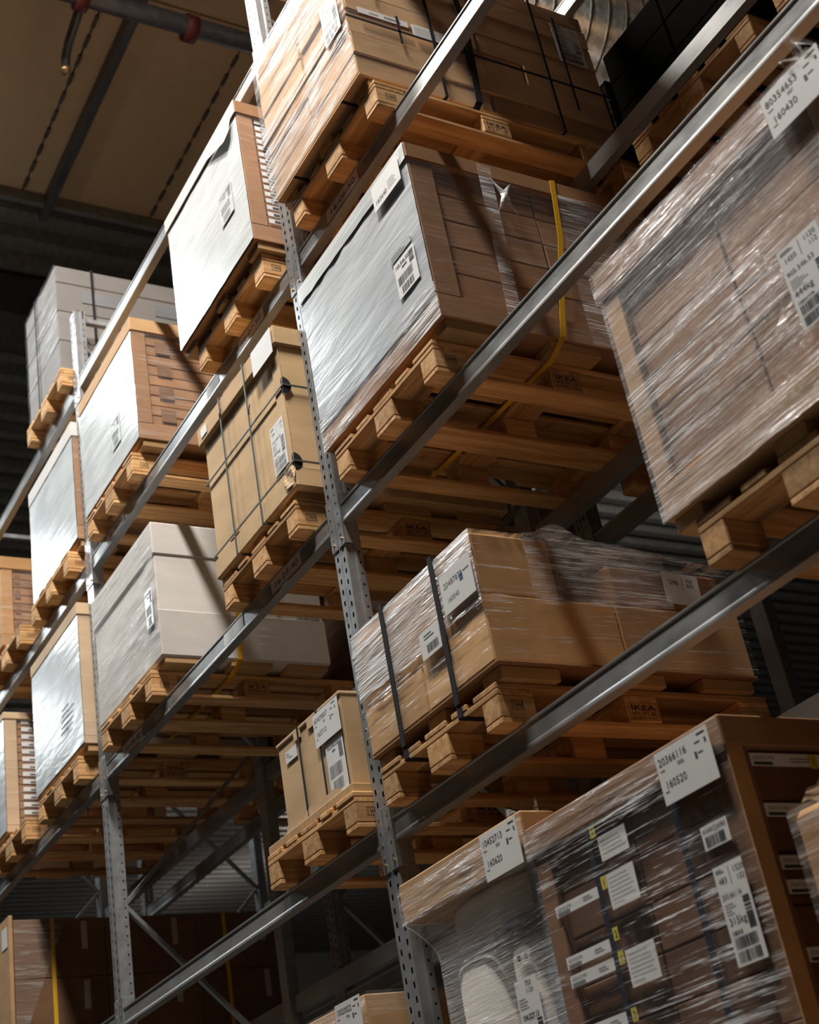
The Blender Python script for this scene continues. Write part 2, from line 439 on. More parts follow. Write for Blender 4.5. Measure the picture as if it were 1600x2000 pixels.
def post_mesh(top, slots=True):
    mb = MB(); w = 0.10
    if slots:
        cols = [0, 0.018, 0.030, 0.047, 0.053, 0.070, 0.082, 0.10]; yv = [0, 0, 0, 0.0, 0.0, 0, 0, 0]
        z = 0.0; p = 0.05; n = int(top / p)
        for i in range(7):
            if i in (1, 5):
                off = 0.0 if i == 1 else 0.025
                zz = 0.0
                for q in range(n):
                    a = q * p + off; mb.quad((cols[i], 0, zz), (cols[i + 1], 0, zz), (cols[i + 1], 0, a + 0.014), (cols[i], 0, a + 0.014)); zz = a + 0.036
                mb.quad((cols[i], 0, zz), (cols[i + 1], 0, zz), (cols[i + 1], 0, top), (cols[i], 0, top))
            elif i == 3:
                mb.quad((cols[i], 0, 0), (0.050, 0.006, 0), (0.050, 0.006, top), (cols[i], 0, top)); mb.quad((0.050, 0.006, 0), (cols[i + 1], 0, 0), (cols[i + 1], 0, top), (0.050, 0.006, top))
            else: mb.quad((cols[i], 0, 0), (cols[i + 1], 0, 0), (cols[i + 1], 0, top), (cols[i], 0, top))
        # right side: cheek, step, rear flange with round holes
        mb.quad((w, 0, 0), (w, 0.034, 0), (w, 0.034, top), (w, 0, top)); mb.quad((w, 0.034, 0), (0.109, 0.040, 0), (0.109, 0.040, top), (w, 0.034, top))
        zz = 0.0
        mb.quad((0.109, 0.040, 0), (0.109, 0.050, 0), (0.109, 0.050, top), (0.109, 0.040, top))
        for q in range(n):
            a = q * p + 0.02; mb.quad((0.109, 0.050, zz), (0.109, 0.058, zz), (0.109, 0.058, a), (0.109, 0.050, a)); zz = a + 0.010
        mb.quad((0.109, 0.058, 0), (0.109, 0.070, 0), (0.109, 0.070, top), (0.109, 0.058, top))
        mb.quad((0, 0.070, 0), (0, 0, 0), (0, 0, top), (0, 0.070, top)); mb.quad((0.109, 0.070, 0), (0, 0.070, 0), (0, 0.070, top), (0.109, 0.070, top))
        mb.quad((0, 0, top), (w, 0, top), (0.109, 0.070, top), (0, 0.070, top))
    else:
        mb.cbox(0, w, 0, 0.07, 0, top, 0.004)
    return mb.mesh('post')
PT = 7.69
POST_F = post_mesh(PT); POST_R = post_mesh(PT, False)
core = MB().box(0.012, 0.096, 0.012, 0.066, 0, PT - 0.02).mesh('post_core')
plate = MB().box(0.0, 0.109, -0.0, 0.075, 0, 0.008).mesh('foot_plate')

UPR = {}
def frame(x, y, label):
    r = root('rack_upright', label, 'rack upright', (x, y, 0))
    UPR[(x, y)] = r
    put('post', POST_F, 'post_steel', r); put('post_core', core, 'slot_dark', r)
    put('post', POST_R, 'post_steel', r, (0, 0.97, 0))
    put('foot_plate', plate, 'post_steel', r); put('foot_plate', plate, 'post_steel', r, (0, 0.97, 0))
    zs = 7.66
    part('top_tie', MB().box(x + 0.03, x + 0.07, y + 0.06, y + 0.98, zs - 0.035, zs), 'brace_steel', r)
    a = 7.40; d = 1
    while a > 0.9:
        b = a - 0.92 if d else a - 0.92
        p = (0.075, 0.965) if d else (0.965, 0.075)
        off = 0.010 if d else -0.010
        part('brace', MB().ribbon([(x + 0.05 + off, y + p[0], a), (x + 0.05 + off, y + p[1], b)], 0.035, 0.022, (1, 0, 0)), 'brace_steel', r)
        a = b + (-0.02); d = 1 - d
    return r
FX = [-2 * BW, -2 * BW + BW, 0.0, BW]
FN = ['farthest left', 'far, left', 'near, centre', 'nearest, right']
frame(0.0, 0.0, 'tall grey perforated upright frame running down the middle of the photo')
frame(-2 * BW + BW, 0.0, 'tall grey perforated upright frame at left ending near the white cartons')
frame(-2 * BW, 0.0, 'far grey upright frame beyond the left edge of the photo')
frame(BW, 0.0, 'near grey upright frame beyond the right edge of the photo')

BPROF = [(0.046, 0), (0.0, 0), (0.0, -0.006), (0.004, -0.010), (0.004, -0.070), (0.001, -0.076), (0.0, -0.082), (0.0, -0.0888), (0.046, -0.0888)]
bar = MB().extrude_x(BPROF, 0.1145, BW - 0.007).mesh('bar')
barR = MB().extrude_x([(0.046 - y, z) for y, z in BPROF][::-1], 0.1145, BW - 0.007).mesh('bar')
def conn_mesh(right):
    mb = MB(); s = 1
    a, b = (0.054, 0.114) if not right else (-0.006, 0.046)
    mb.cbox(a, b, -0.0045, -0.0005, -0.185, 0.055, 0.001)
    if not right: mb.cbox(0.110, 0.114, -0.0045, 0.062, -0.185, 0.055, 0.001)
    else: mb.cbox(-0.006, -0.002, -0.0045, 0.062, -0.185, 0.055, 0.001)
    for k in range(4):
        z = 0.03 - 0.05 * k; c = (a + b) / 2
        mb.box(c - 0.004, c + 0.004, -0.007, -0.0045, z - 0.012, z + 0.004)
    return mb.mesh('connector')
CL, CR = conn_mesh(False), conn_mesh(True)
pin = MB().tube([(0, -0.004, 0), (0, -0.011, 0)], 0.0065, 8).mesh('pin')
BEAMS = {}
def beam(bay, lev, rear, y0=0.0, row=''):
    x = FX[2 - bay]; z = LV[lev]; 
    kind = ('rear' if rear else 'front')
    r = root('rack_rail', '%s%s beam, %s shelf level, %s' % (row or 'grey steel ', kind, LVN[lev], BAYN[bay]), 'rack beam', (x, y0 + (0.99 if rear else 0), z - 0.0888), row + 'rack beams')
    put('bar', barR if rear else bar, 'beam_steel', r, (0, 0, 0.0888))
    if not rear:
        a, b = UPR[(x, y0)], UPR[(FX[3 - bay], y0)]     # hook plates sit on the two uprights
        put('hook_plate', CL, 'post_steel', a, (0, 0, z)); put('hook_plate', CR, 'post_steel', b, (0, 0, z))
        put('pin', pin, 'brass', a, (0.088, 0, z - 0.155)); put('pin', pin, 'brass', b, (0.018, 0, z - 0.155))
    BEAMS[(row, bay, lev, rear)] = r
    return r
for b in range(3):
    for l in range(5):
        beam(b, l, False); beam(b, l, True)
def beam_tag(bay, lev, x0, x1, text, blank=None):
    r = BEAMS[('', bay, lev, False)]; z = LV[lev]
    if text:
        i = Ink().text(text, 0.03, 0.016, 0.030, (x1 - x0) - 0.06)
        label_on(r, (x0, 0.003, z - 0.071), w=x1 - x0, h=0.062, ink=i, name='location_label', mat='beam_label', **FR)
    if blank: label_on(r, (blank[0], 0.003, z - 0.071), w=blank[1] - blank[0], h=0.062, name='location_label', mat='paper', **FR)
beam_tag(1, 2, -0.598, -0.29, '16-07-40', None); beam_tag(1, 1, -0.60, -0.30, '16-07-50'); beam_tag(1, 2, -2.60, -2.29, '16-08-40', (-1.15, -0.92))
beam_tag(0, 1, 0.40, 0.70, '16-06-50'); beam_tag(1, 1, -2.60, -2.30, '16-08-50', (-1.02, -0.86))
# second rack row standing back to back behind the first
Y2 = 1.32
for n, x in enumerate(FX): frame(x, Y2, 'dark upright frame of the rack row behind, %s' % FN[n])
for b in range(3):
    for l in range(5): beam(b, l, False, Y2, 'back row '); beam(b, l, True, Y2, 'back row ')

# ------------------------------------------------------------------ pallets
bxs = [(0.0, 0.10), (0.3275, 0.4725), (0.70, 0.80)]; bys = [(0.0, 0.145), (0.5275, 0.6725), (1.055, 1.20)]
def pm(name, w, l, h, c=0.004): return MB().cbox(0, w, 0, l, 0, h, c).mesh(name)
PM = {'bo': pm('bottom_board', 0.10, 1.2, 0.022), 'bc': pm('bottom_board', 0.145, 1.2, 0.022), 'ko': pm('block', 0.10, 0.145, 0.078), 'kc': pm('block', 0.145, 0.145, 0.078),
      'st': pm('stringer_board', 0.80, 0.145, 0.022), 'do': pm('deck_board', 0.145, 1.2, 0.022), 'di': pm('deck_board', 0.10, 1.2, 0.022)}
def stamp_mesh():
    i = Ink().frame(0, 0, 0.126, 0.062, 0.0015).text('IKEA', 0.008, 0.036, 0.020, 0.110, 0.02).text('872.371.00', 0.010, 0.017, 0.013, 0.106, 0.02).text('PROPERTY OF IKEA', 0.008, 0.005, 0.006, 0.110, 0.02)
    mb = MB(); mb.v = [(0.8006, 0.537 + a, 0.030 + b) for a, b in i.v]; mb.f = i.f; return mb.mesh('stamp')
def mark_mesh():
    i = Ink().frame(0, 0, 0.050, 0.034, 0.002)
    for k in range(4): i.rect(0.016 + k * 0.009, 0.006, 0.0195 + k * 0.009, 0.029)
    i.rect(0.016, 0.0165, 0.044, 0.019).rect(0.006, 0.006, 0.009, 0.029)
    mb = MB(); mb.v = [(0.8006, 0.045 + a, 0.048 + b) for a, b in i.v]; mb.f = i.f; return mb.mesh('mark')
STAMP, MARK = stamp_mesh(), mark_mesh()
def pallet(x, y, z, label, stamps=True, sk=0.0):
    r = root('pallet', label, 'pallet', (x, y, z), 'wooden pallets on the rack'); r.rotation_euler = (0, 0, sk)
    for i, (a, b) in enumerate(bxs):
        put('bottom_board', PM['bc' if i == 1 else 'bo'], 'wood_y', r, (a, 0, 0))
        for (c, d) in bys: put('block', PM['kc' if i == 1 else 'ko'], 'wood_y', r, (a, c, 0.022))
    for (c, d) in bys: put('stringer_board', PM['st'], 'wood_x', r, (0, c, 0.100))
    for k, (a, m) in enumerate(((0, 'do'), (0.18625, 'di'), (0.3275, 'do'), (0.51375, 'di'), (0.655, 'do'))):
        put('deck_board', PM[m], 'wood_y', r, (a, rnd.uniform(-0.004, 0.004), 0.122))
    if stamps: put('stamp', STAMP, 'ink_stamp', r); put('mark', MARK, 'ink_stamp', r)
    return r
PH = 0.144
PAL = {}
def P(key, x, lev, label, y=-0.078, **kw): PAL[key] = pallet(x, y, LV[lev], label, **kw)
P('N1', 0.255, 1, 'orange wooden pallet under the topmost strapped load at the top of the photo', sk=0.0)
P('F1n', -0.895, 1, 'wooden pallet under the bright white load with a torn lid')
P('F1f', -2.705, 1, 'wooden pallet under the wrapped load with white glare and an open tan lid')
P('N2', 0.268, 2, 'wooden pallet under the wrapped load with grey glare and the yellow strap')
P('F2n', -0.925, 2, 'wooden pallet under the tan carton tied with thin twine')
P('F2f', -2.705, 2, 'wooden pallet under the big plain white carton')
P('F3', -0.808, 3, 'wooden pallet under the small tan carton with two dark bands')
P('N3l', 0.215, 3, 'wooden pallet under the brown cartons bound by two wide black straps')
P('N3r', 2.085, 3, 'wooden pallet under the large film-streaked load at the right edge', y=-0.10)
P('C0', -3.80, 0, 'small far pallet under the white cartons at upper left')
P('C1', -3.89, 1, 'far pallet under the wrapped block with white glare left of the far upright')
P('C2', -3.925, 2, 'far pallet under the lower white block with black print lines')
P('C1b', -4.95, 1, 'far pallet under the brown boxes at the left edge')
P('C2b', -5.00, 2, 'far pallet under the boxes with many white stickers')
P('C3', -5.35, 3, 'pallet under the long dark brown cartons at lower left')
P('L4a', 0.21, 4, 'pallet under the rolled white bundles at the bottom')
P('L4b', 1.09, 4, 'pallet under the brown cartons with yellow number stickers')
P('L4c', -0.835, 4, 'pallet under the film-covered carton at the bottom centre')
P('L4d', 2.10, 4, 'pallet under the film-wrapped bale in the lower right corner')

# ------------------------------------------------------------------ loads
FOOT = MB().cbox(0, 0.115, 0, 0.24, 0, 0.042, 0.003).mesh('foot')
FOOT_S = MB().cbox(0, 0.115, 0, 0.13, 0, 0.042, 0.003).mesh('foot')
def feet(r, x0, x1, y0, y1, z, inset=0.012, h=0.042):
    o = origin(r)
    for i, x in enumerate((x0 + inset, (x0 + x1) / 2 - 0.057, x1 - inset - 0.115)):
        for j, y in enumerate((y0 + 0.02, (y0 + y1) / 2 - 0.1, y1 - 0.02 - 0.24)):
            f = put('foot', FOOT if i == 2 or j else FOOT_S, 'foot_wood', r, (x - o.x, y - o.y, z - h - o.z))
            if h != 0.042: f.scale = (1, 1, h / 0.042)
def wavy(seed, amp):
    r = random.Random(seed); ph = [(r.uniform(2, 9), r.uniform(3, 16), r.uniform(0, 6.3)) for _ in range(5)]
    return lambda u, v: amp * sum(math.sin(a * u + b * v + c) for a, b, c in ph) / 5
def shell(x0, x1, y0, y1, z0, z1, seed=1, amp=0.004, faces='fsbt', n=14):
    """loose film around a block, slightly wavy"""
    mb = MB(); w = wavy(seed, amp); e = 0.006
    X = lambda u: x0 - e + (x1 - x0 + 2 * e) * u; Y = lambda u: y0 - e + (y1 - y0 + 2 * e) * u; Z = lambda v: z0 + (z1 - z0) * v
    edge = lambda u: min(1, 8 * u, 8 * (1 - u))
    if 'f' in faces: mb.grid(n, n, lambda u, v: (X(u), y0 - e - abs(w(u * 3, v * 3)) * edge(u), Z(v)))
    if 's' in faces: mb.grid(n, n, lambda u, v: (x1 + e + abs(w(u * 3 + 7, v * 3)) * edge(u), Y(u), Z(v)))
    if 'b' in faces: mb.grid(4, 4, lambda u, v: (X(1 - u), y1 + e, Z(v)))
    if 'l' in faces: mb.grid(4, 4, lambda u, v: (x0 - e, Y(1 - u), Z(v)))
    if 't' in faces: mb.grid(6, 6, lambda u, v: (X(u), Y(v), z1 + 0.002))
    return mb
def loop(axis, p, a0, a1, b0, b1, w, th=0.0025):
    """closed flat strap round a block; axis 'x': ring in the YZ plane at X=p, 'y': ring in XZ at Y=p, 'z': ring in XY at Z=p"""
    mb = MB(); t = th; h = w / 2
    def bx(a, b, c, d):
        if axis == 'x': mb.box(p - h, p + h, a, b, c, d)
        elif axis == 'y': mb.box(a, b, p - h, p + h, c, d)
        else: mb.box(a, b, c, d, p - h, p + h)
    bx(a0 - t, a1 + t, b0 - t, b0); bx(a0 - t, a1 + t, b1, b1 + t); bx(a0 - t, a0, b0, b1); bx(a1, a1 + t, b0, b1)
    return mb
def cartons(r, x0, x1, y0, y1, z0, z1, tiers, nx, ny, mat, seed=1, gap=0.004, jit=0.004, name='carton', stag=False):
    q = random.Random(seed); out = []
    zs = [z0 + (z1 - z0) * i / tiers for i in range(tiers + 1)] if isinstance(tiers, int) else tiers
    for k in range(len(zs) - 1):
        cx = nx if isinstance(nx, int) else nx[k % len(nx)]; cy = ny if isinstance(ny, int) else ny[k % len(ny)]
        for i in range(cx):
            for j in range(cy):
                xa = x0 + (x1 - x0) * i / cx; xb = x0 + (x1 - x0) * (i + 1) / cx; ya = y0 + (y1 - y0) * j / cy; yb = y0 + (y1 - y0) * (j + 1) / cy
                dx = q.uniform(0, jit); dy = q.uniform(0, jit)
                out.append(part(name, MB().cbox(xa + gap / 2 + dx, xb - gap / 2 - dx, ya + gap / 2 + dy, yb - gap / 2 - dy, zs[k] + 0.0005, zs[k + 1] - gap, 0.003), mat, r))
    return out
def tray_load(name, label, x0, x1, yf, yb, z0, z1, lid, tiers, ny, cmat, tmat, front='glare_label_white', band=0.10, seed=1, post=0.085, sheet_lo=0.012, lidmat=None, filmside='film_side', overh=0.008, nx=1):
    r = root(name, label, 'wrapped load', ((x0 + x1) / 2, (yf + yb) / 2, z0 - 0.042), 'wrapped loads')
    feet(r, x0, x1, yf, yb, z0)
    part('base_tray', MB().cbox(x0, x1, yf, yb, z0, z0 + band, 0.004), tmat, r)
    for a in (x0 + 0.001, x1 - post - 0.001):
        for b in (yf + 0.001, yb - post - 0.001): part('corner_post', MB().cbox(a, a + post, b, b + post, z0 + band + 0.0005, lid + 0.005, 0.003), tmat, r)
    e = 0.014
    cs = cartons(r, x0 + e, x1 - e, yf + post + 0.006, yb - post - 0.006, z0 + band + 0.001, lid - 0.004, tiers, nx, ny, cmat, seed)
    cartons(r, x0 + post + 0.006, x1 - post - 0.006, yf + e, yf + post, z0 + band + 0.001, lid - 0.004, tiers, 2 if nx == 1 else nx, 1, cmat, seed + 50)
    lo = MB().cbox(x0 - overh, x1 + overh, yf - overh, yb + overh, lid, z1, 0.004)
    part('lid', lo, lidmat or tmat, r)
    if front:
        w = wavy(seed, 0.004)
        part('glare_sheet', MB().grid(16, 16, lambda u, v: (x0 + 0.002 + (x1 - x0 - 0.004) * u, yf - 0.004 - abs(w(3 * u, 3 * v)), z0 + sheet_lo + (lid - z0 - sheet_lo - 0.006) * v)), front, r, True)  # opaque front in place of the bright reflection on the film
    if filmside: part('stretch_film', shell(x0, x1, yf, yb, z0 + 0.004, lid - 0.004, seed, 0.003, 's'), filmside, r, True)
    return r, cs
L1, L2, L3, L4, L0 = LV[1], LV[2], LV[3], LV[4], LV[0]
F = 0.188      # load underside above a beam: pallet 0.144 + feet 0.042 + play

# --- N1: stack of flat cartons, cross strapped, film wrapped
x0, x1, y0, y1, z0, z1 = 0.19, 1.03, -0.13, 1.27, L1 + F, L1 + 1.06
r = root('strapped_load', 'film-wrapped stack of flat tan cartons with crossing thin black straps, top of photo', 'wrapped load', (0.61, 0.57, L1 + PH), 'wrapped loads')
feet(r, x0 + 0.01, x1, y0 + 0.03, y1, z0 - 0.001)
part('base_sheet', MB().cbox(x0 + 0.01, x1 - 0.005, y0 + 0.012, y1 - 0.01, z0, z0 + 0.012, 0.002), 'card_tan', r)
cartons(r, x0, x1, y0, y1, 0, 0, [z0 + 0.013, z0 + 0.13, z0 + 0.27, z0 + 0.40, z0 + 0.52, z0 + 0.66, z0 + 0.78, z1], [1, 2, 1, 2, 2, 1, 2], [2, 1, 3, 2, 1, 2, 2], 'card_tan', 5, 0.006, 0.012)
part('stretch_film', shell(x0, x1, y0, y1, z0 - 0.004, z1, 3, 0.006, 'f'), 'film_front', r, True)
part('stretch_film', shell(x0, x1, y0, y1, z0 - 0.004, z1, 3, 0.006, 'sb'), 'film_side', r, True)
part('strap', loop('z', z0 + 0.325, x0 - 0.009, x1 + 0.012, y0 - 0.009, y1 + 0.012, 0.012), 'strap_black', r)
for yy, w in ((0.30, 0.016), (0.93, 0.014)): part('strap', loop('y', yy, x0 - 0.010, x1 + 0.013, z0 - 0.002, z1 + 0.006, w), 'strap_black', r)
for yy, za, zb in ((0.12, 0.42, 0.25), (0.02, 0.66, 0.52), (0.46, 0.52, 0.18), (1.05, 0.78, 0.17)): part('strap_tail', MB().box(x1 + 0.012, x1 + 0.0145, yy, yy + 0.012, z0 + zb, z0 + za), 'strap_black', r)
part('wide_strap', MB().ribbon([(x1 + 0.014, 0.47, z1), (x1 + 0.014, 0.50, z0 + 0.45), (x1 + 0.016, 0.47, z0 + 0.02), (x1 - 0.01, 0.45, z0 - 0.025), (x1 - 0.04, 0.43, z0 - 0.040)], 0.035, 0.003, (0, 1, 0.05)), 'strap_black', r)
for xx in (0.38, 0.86): part('strap', MB().box(xx - 0.007, xx + 0.007, y0 + 0.01, y1 - 0.01, z0 - 0.0035, z0 - 0.0006), 'strap_black', r)
label_on(r, (0.86, y0 - 0.014, z0 + 0.30), w=0.14, h=0.24, ink=tag_label(0.14, 0.24, ('246', '1120'), '103.546.52', '444kg', 21), inkmat='ink_faded', **FR)
label_on(r, (x1 + 0.010, -0.07, z0 + 0.37), w=0.25, h=0.035, ink=Ink().text('160540', 0.05, 0.010, 0.012).lines(0.13, 0.020, 0.24, 2, 0.007), **SD)
label_on(r, (x1 + 0.010, 0.20, z0 + 0.33), w=0.20, h=0.075, ink=Ink().lines(0.01, 0.06, 0.18, 6, 0.009, 0.0015), inkmat='ink_faded', **SD)
label_on(r, (x1 + 0.010, 1.04, z0 + 0.49), w=0.16, h=0.25, ink=tag_label(0.16, 0.25, ('246', '1120'), '103.546.52', '444kg', 33), rot=0.02, **SD)

# --- F1n: bright white front, torn lid
x0, x1, yf, yb = -1.005, -0.062, -0.118, 1.10
r, cs = tray_load('white_front_load', 'wrapped load with painted white glare, torn white lid and brown side below the ceiling panels', x0, x1, yf, yb, L1 + F, L1 + 1.08, L1 + 0.995, 8, 1, 'card_brown', 'card_brown', 'glare_label_white', 0.10, 11)
part('lid_cover', MB().cbox(x0 - 0.012, x1 + 0.006, yf - 0.014, yf - 0.009, L1 + 0.995, L1 + 1.078, 0.001), 'card_white', r)
part('torn_flap', MB().quad((-0.42, yf - 0.016, L1 + 0.996), (-0.18, yf - 0.03, L1 + 0.90), (-0.13, yf - 0.022, L1 + 0.93), (-0.105, yf - 0.016, L1 + 0.996)), 'card_white', r)
label_on(r, (-0.355, yf - 0.0088, L1 + 0.49), w=0.15, h=0.19, ink=half_label(0.15, 0.19, 5), inkmat='ink_faded', mat='glare_label_white', **FR)
for k in range(16):
    z = L1 + F + 0.13 + k * 0.043
    label_on(r, (x1 - 0.006, -0.022, z), w=0.30, h=0.026, ink=Ink().rect(0.03, 0.004, 0.10, 0.020).lines(0.14, 0.014, 0.28, 2, 0.008), name='sticker', **SD)

# --- F1f: front with painted white glare, open tan lid
x0, x1, yf, yb = -2.79, -1.835, -0.045, 1.06
r, cs = tray_load('white_front_load', 'wrapped load with painted white glare under an open tan lid left of the twine-tied carton', x0, x1, yf, yb, L1 + F + 0.012, L1 + 1.05, L1 + 0.955, 9, 2, 'card_brown', 'card_brown', 'glare_label_white', 0.11, 12, lidmat='card_tan')
for k in range(4): label_on(r, (x1 - 0.007, 0.10, L1 + 0.34 + k * 0.16), w=0.09, h=0.085, name='sticker', mat='card_dark', **SD)
part('film_tail', MB().grid(4, 10, lambda u, v: (x1 + 0.012, 0.50 + 0.26 * u, L1 + 0.20 + 0.80 * v)), 'film_clear', r, True)
label_on(r, (-2.25, yf - 0.0088, L1 + 0.36), w=0.14, h=0.2, ink=half_label(0.14, 0.2, 8), inkmat='ink_faded', mat='glare_label_white', **FR)

# --- N2: front with painted grey glare, brown carton side, yellow strap
x0, x1, yf, yb = 0.19, 1.155, -0.072, 1.12
r, cs = tray_load('grey_front_load', 'film-wrapped load with painted grey glare, brown carton side and bright yellow strap', x0, x1, yf, yb, L2 + F, L2 + 1.04, L2 + 0.962, 5, 2, 'card_brown', 'card_brown', 'glare_label_grey', 0.11, 14, sheet_lo=0.105, post=0.11)
part('stretch_film', shell(x0, x1, yf, yb, L2 + F - 0.004, L2 + F + 0.16, 5, 0.004, 'f'), 'film_front', r, True)
part('stretch_film', MB().grid(10, 14, lambda u, v: (x1 + 0.010, 0.62 + 0.5 * u, L2 + F + 0.78 * v)), 'film_heavy', r, True)
label_on(r, (0.90, yf - 0.018, L2 + 0.885), w=0.215, h=0.125, ink=Ink().text('160640', 0.015, 0.022, 0.022).lines(0.12, 0.06, 0.2, 4, 0.012, 0.002), rot=0.0, **FR)
label_on(r, (0.935, yf - 0.0095, L2 + 0.42), w=0.155, h=0.165, ink=half_label(0.155, 0.165, 15), **FR)
label_on(r, (0.92, yf - 0.0092, L2 + 0.60), w=0.16, h=0.035, ink=Ink().lines(0.01, 0.022, 0.15, 2, 0.012, 0.003), inkmat='ink_faded', mat='glare_label_grey', **FR)
part('lid_wrap', MB().grid(16, 4, lambda u, v: (x0 - 0.006 + (x1 - x0 + 0.008) * u, yf - 0.011 - 0.0015 * math.sin(40 * u) * (1 - v), L2 + 0.953 + 0.085 * v + 0.0025 * math.sin(33 * u) * (1 - v))), 'glare_label_white', r, True)
part('film_knot', MB().grid(8, 8, lambda u, v: (x1 + 0.014 + 0.020 * math.sin(3.1 * u) * math.sin(3.1 * v), 0.36 + 0.085 * (u - 0.5) * (0.35 + abs(v - 0.5) * 1.6), L2 + 0.87 + 0.16 * (v - 0.5) * (0.4 + abs(u - 0.5) * 1.4))), 'film_white', r, True)
part('tape_strip', MB().ribbon([(x1 + 0.012, 0.29, L2 + 1.02), (x1 + 0.014, 0.275, L2 + 0.6), (x1 + 0.013, 0.262, L2 + 0.25)], 0.065, 0.001, (0, 1, 0)), 'film_heavy', r)
part('yellow_strap', MB().ribbon([(x1 - 0.1, 0.645, L2 + 1.046), (x1 + 0.011, 0.642, L2 + 1.042), (x1 + 0.012, 0.60, L2 + 0.72), (x1 + 0.014, 0.53, L2 + 0.45), (x1 + 0.014, 0.47, L2 + F + 0.005), (x1 - 0.03, 0.42, L2 + 0.10)], 0.026, 0.002, (0, 1, 0.15)), 'yellow', r)
part('yellow_strap', MB().ribbon([(x1 - 0.03, 0.42, L2 + 0.10), (0.68, 0.405, L2 + 0.097), (0.20, 0.39, L2 + 0.10)], 0.024, 0.002, (0, 1, 0)), 'yellow', r)

# --- F2n: tan carton tied with twine
x0, x1, yf, yb = -0.975, -0.078, -0.082, 1.02; z0 = L2 + F; z1 = L2 + 1.04
r = root('twine_tied_carton', 'large tan carton with lid tied by thin twine with black corner protectors', 'carton', ((x0 + x1) / 2, (yf + yb) / 2, L2 + PH), 'wrapped loads')
feet(r, x0, x1 - 0.03, yf, yb, z0)
part('body', MB().cbox(x0 + 0.012, x1 - 0.012, yf + 0.012, yb - 0.01, z0 + 0.075, L2 + 0.945, 0.006), 'card_kraft', r)
part('base_tray', MB().cbox(x0, x1, yf, yb, z0, z0 + 0.105, 0.008), 'card_kraft', r)
part('lid', MB().cbox(x0 - 0.014, x1 + 0.006, yf - 0.010, yb + 0.01, L2 + 0.94, z1, 0.005), 'card_kraft', r)
part('corner_strip', MB().cbox(x1 - 0.085, x1 - 0.008, yf + 0.007, yf + 0.012, z0 + 0.10, L2 + 0.94, 0.001), 'card_kraft', r)
part('torn_corner', MB().grid(6, 5, lambda u, v: (x1 + 0.003 - 0.10 * (1 - u) * (1 if u < .5 else 0.5), yf - 0.003 - 0.005 * math.sin(7 * u + 5 * v), z0 + 0.03 + 0.09 * v - 0.02 * u)), 'card_pale', r)
for zz in (5.16, 4.725 + 0.035): part('twine', loop('z', zz, x0 + 0.006, x1 + 0.003, yf + 0.004, yb - 0.005, 0.008, 0.005), 'twine_grey', r)
for xx in (-0.695, -0.405): part('twine', loop('x', xx, yf - 0.013, yb + 0.012, z0 - 0.004, z1 + 0.002, 0.008, 0.005), 'twine_grey', r)
for zz in (5.16, 4.76):
    mb = MB()
    for s in (0, 1):
        for k in range(8):
            a, b = math.pi * k / 8, math.pi * (k + 1) / 8
            pt = lambda t: (x1 + 0.001, yf + 0.006 + 0.040 * math.sin(t), zz + 0.045 * math.cos(t)) if s else (x1 - 0.006 - 0.012 * math.sin(t), yf + 0.004, zz + 0.045 * math.cos(t))
            c = (x1 + 0.004, yf + 0.002, zz)
            mb.quad(c, pt(a), pt((a + b) / 2), pt(b))
    part('corner_protector', mb, 'strap_black', r)
for (xx, zz) in ((-0.395, 5.20), (-0.70, 5.375)): part('twine_knot', MB().tube([(xx, yf - 0.016, zz), (xx + 0.012, yf - 0.022, zz + 0.02), (xx + 0.02, yf - 0.016, zz + 0.045)], 0.0035, 6), 'twine_grey', r)
label_on(r, (-0.30, yf - 0.016, 5.345), w=0.215, h=0.135, mat='paper', **FR)
label_on(r, (-0.262, yf + 0.006, 4.785), w=0.135, h=0.245, ink=tag_label(0.135, 0.245, ('246', '1120'), '103.546.52', '444kg', 41), inkmat='ink_faded', **FR)
label_on(r, (-0.94, yf - 0.012, L2 + 0.965), w=0.07, h=0.05, mat='paper', **FR)
part('carton_patch', MB().cbox(-0.80, -0.70, yf + 0.0085, yf + 0.012, z0 + 0.12, z0 + 0.28, 0.001), 'card_kraft', r)
label_on(r, (-0.62, 0.30, L2 + 0.1458), U=(0, 1, 0), V=(1, 0, 0), w=0.22, h=0.35, name='paper_underneath', th=0.001)

# --- F2f: big white carton with lid
x0, x1, yf, yb = -2.79, -1.795, -0.052, 0.935; z0 = L2 + F - 0.01; z1 = L2 + 0.975
r = root('white_carton', 'big plain white carton with a deep lid and thin film on the middle shelf', 'carton', ((x0 + x1) / 2, (yf + yb) / 2, L2 + PH), 'wrapped loads')
feet(r, x0, x1, yf, yb, z0, h=0.032)
part('body', MB().cbox(x0 + 0.006, x1 - 0.006, yf + 0.006, yb - 0.006, z0, L2 + 0.78, 0.006), 'card_white', r)
part('lid', MB().cbox(x0 - 0.004, x1 + 0.004, yf - 0.004, yb + 0.004, L2 + 0.775, z1, 0.008), 'card_white', r)
part('lower_sleeve', MB().cbox(x0 + 0.001, x1 - 0.001, yf + 0.001, yb - 0.001, z0 + 0.005, z0 + 0.27, 0.005), 'card_white', r)
part('stretch_film', shell(x0, x1, yf, yb, z0 - 0.002, z1 - 0.02, 8, 0.005, 'f'), 'film_cloudy', r, True)
part('stretch_film', MB().grid(6, 12, lambda u, v: (x1 + 0.007, 0.50 + 0.14 * u, z0 + 0.08 + 0.35 * v)), 'film_streak', r, True)
part('seam', MB().box(x1 - 0.003, x1 + 0.0002, 0.645, 0.650, z0 + 0.27, L2 + 0.775), 'card_brown', r)
label_on(r, (x1 - 0.004, 0.755, z0 + 0.13), w=0.16, h=0.17, ink=half_label(0.16, 0.17, 51), **SD)
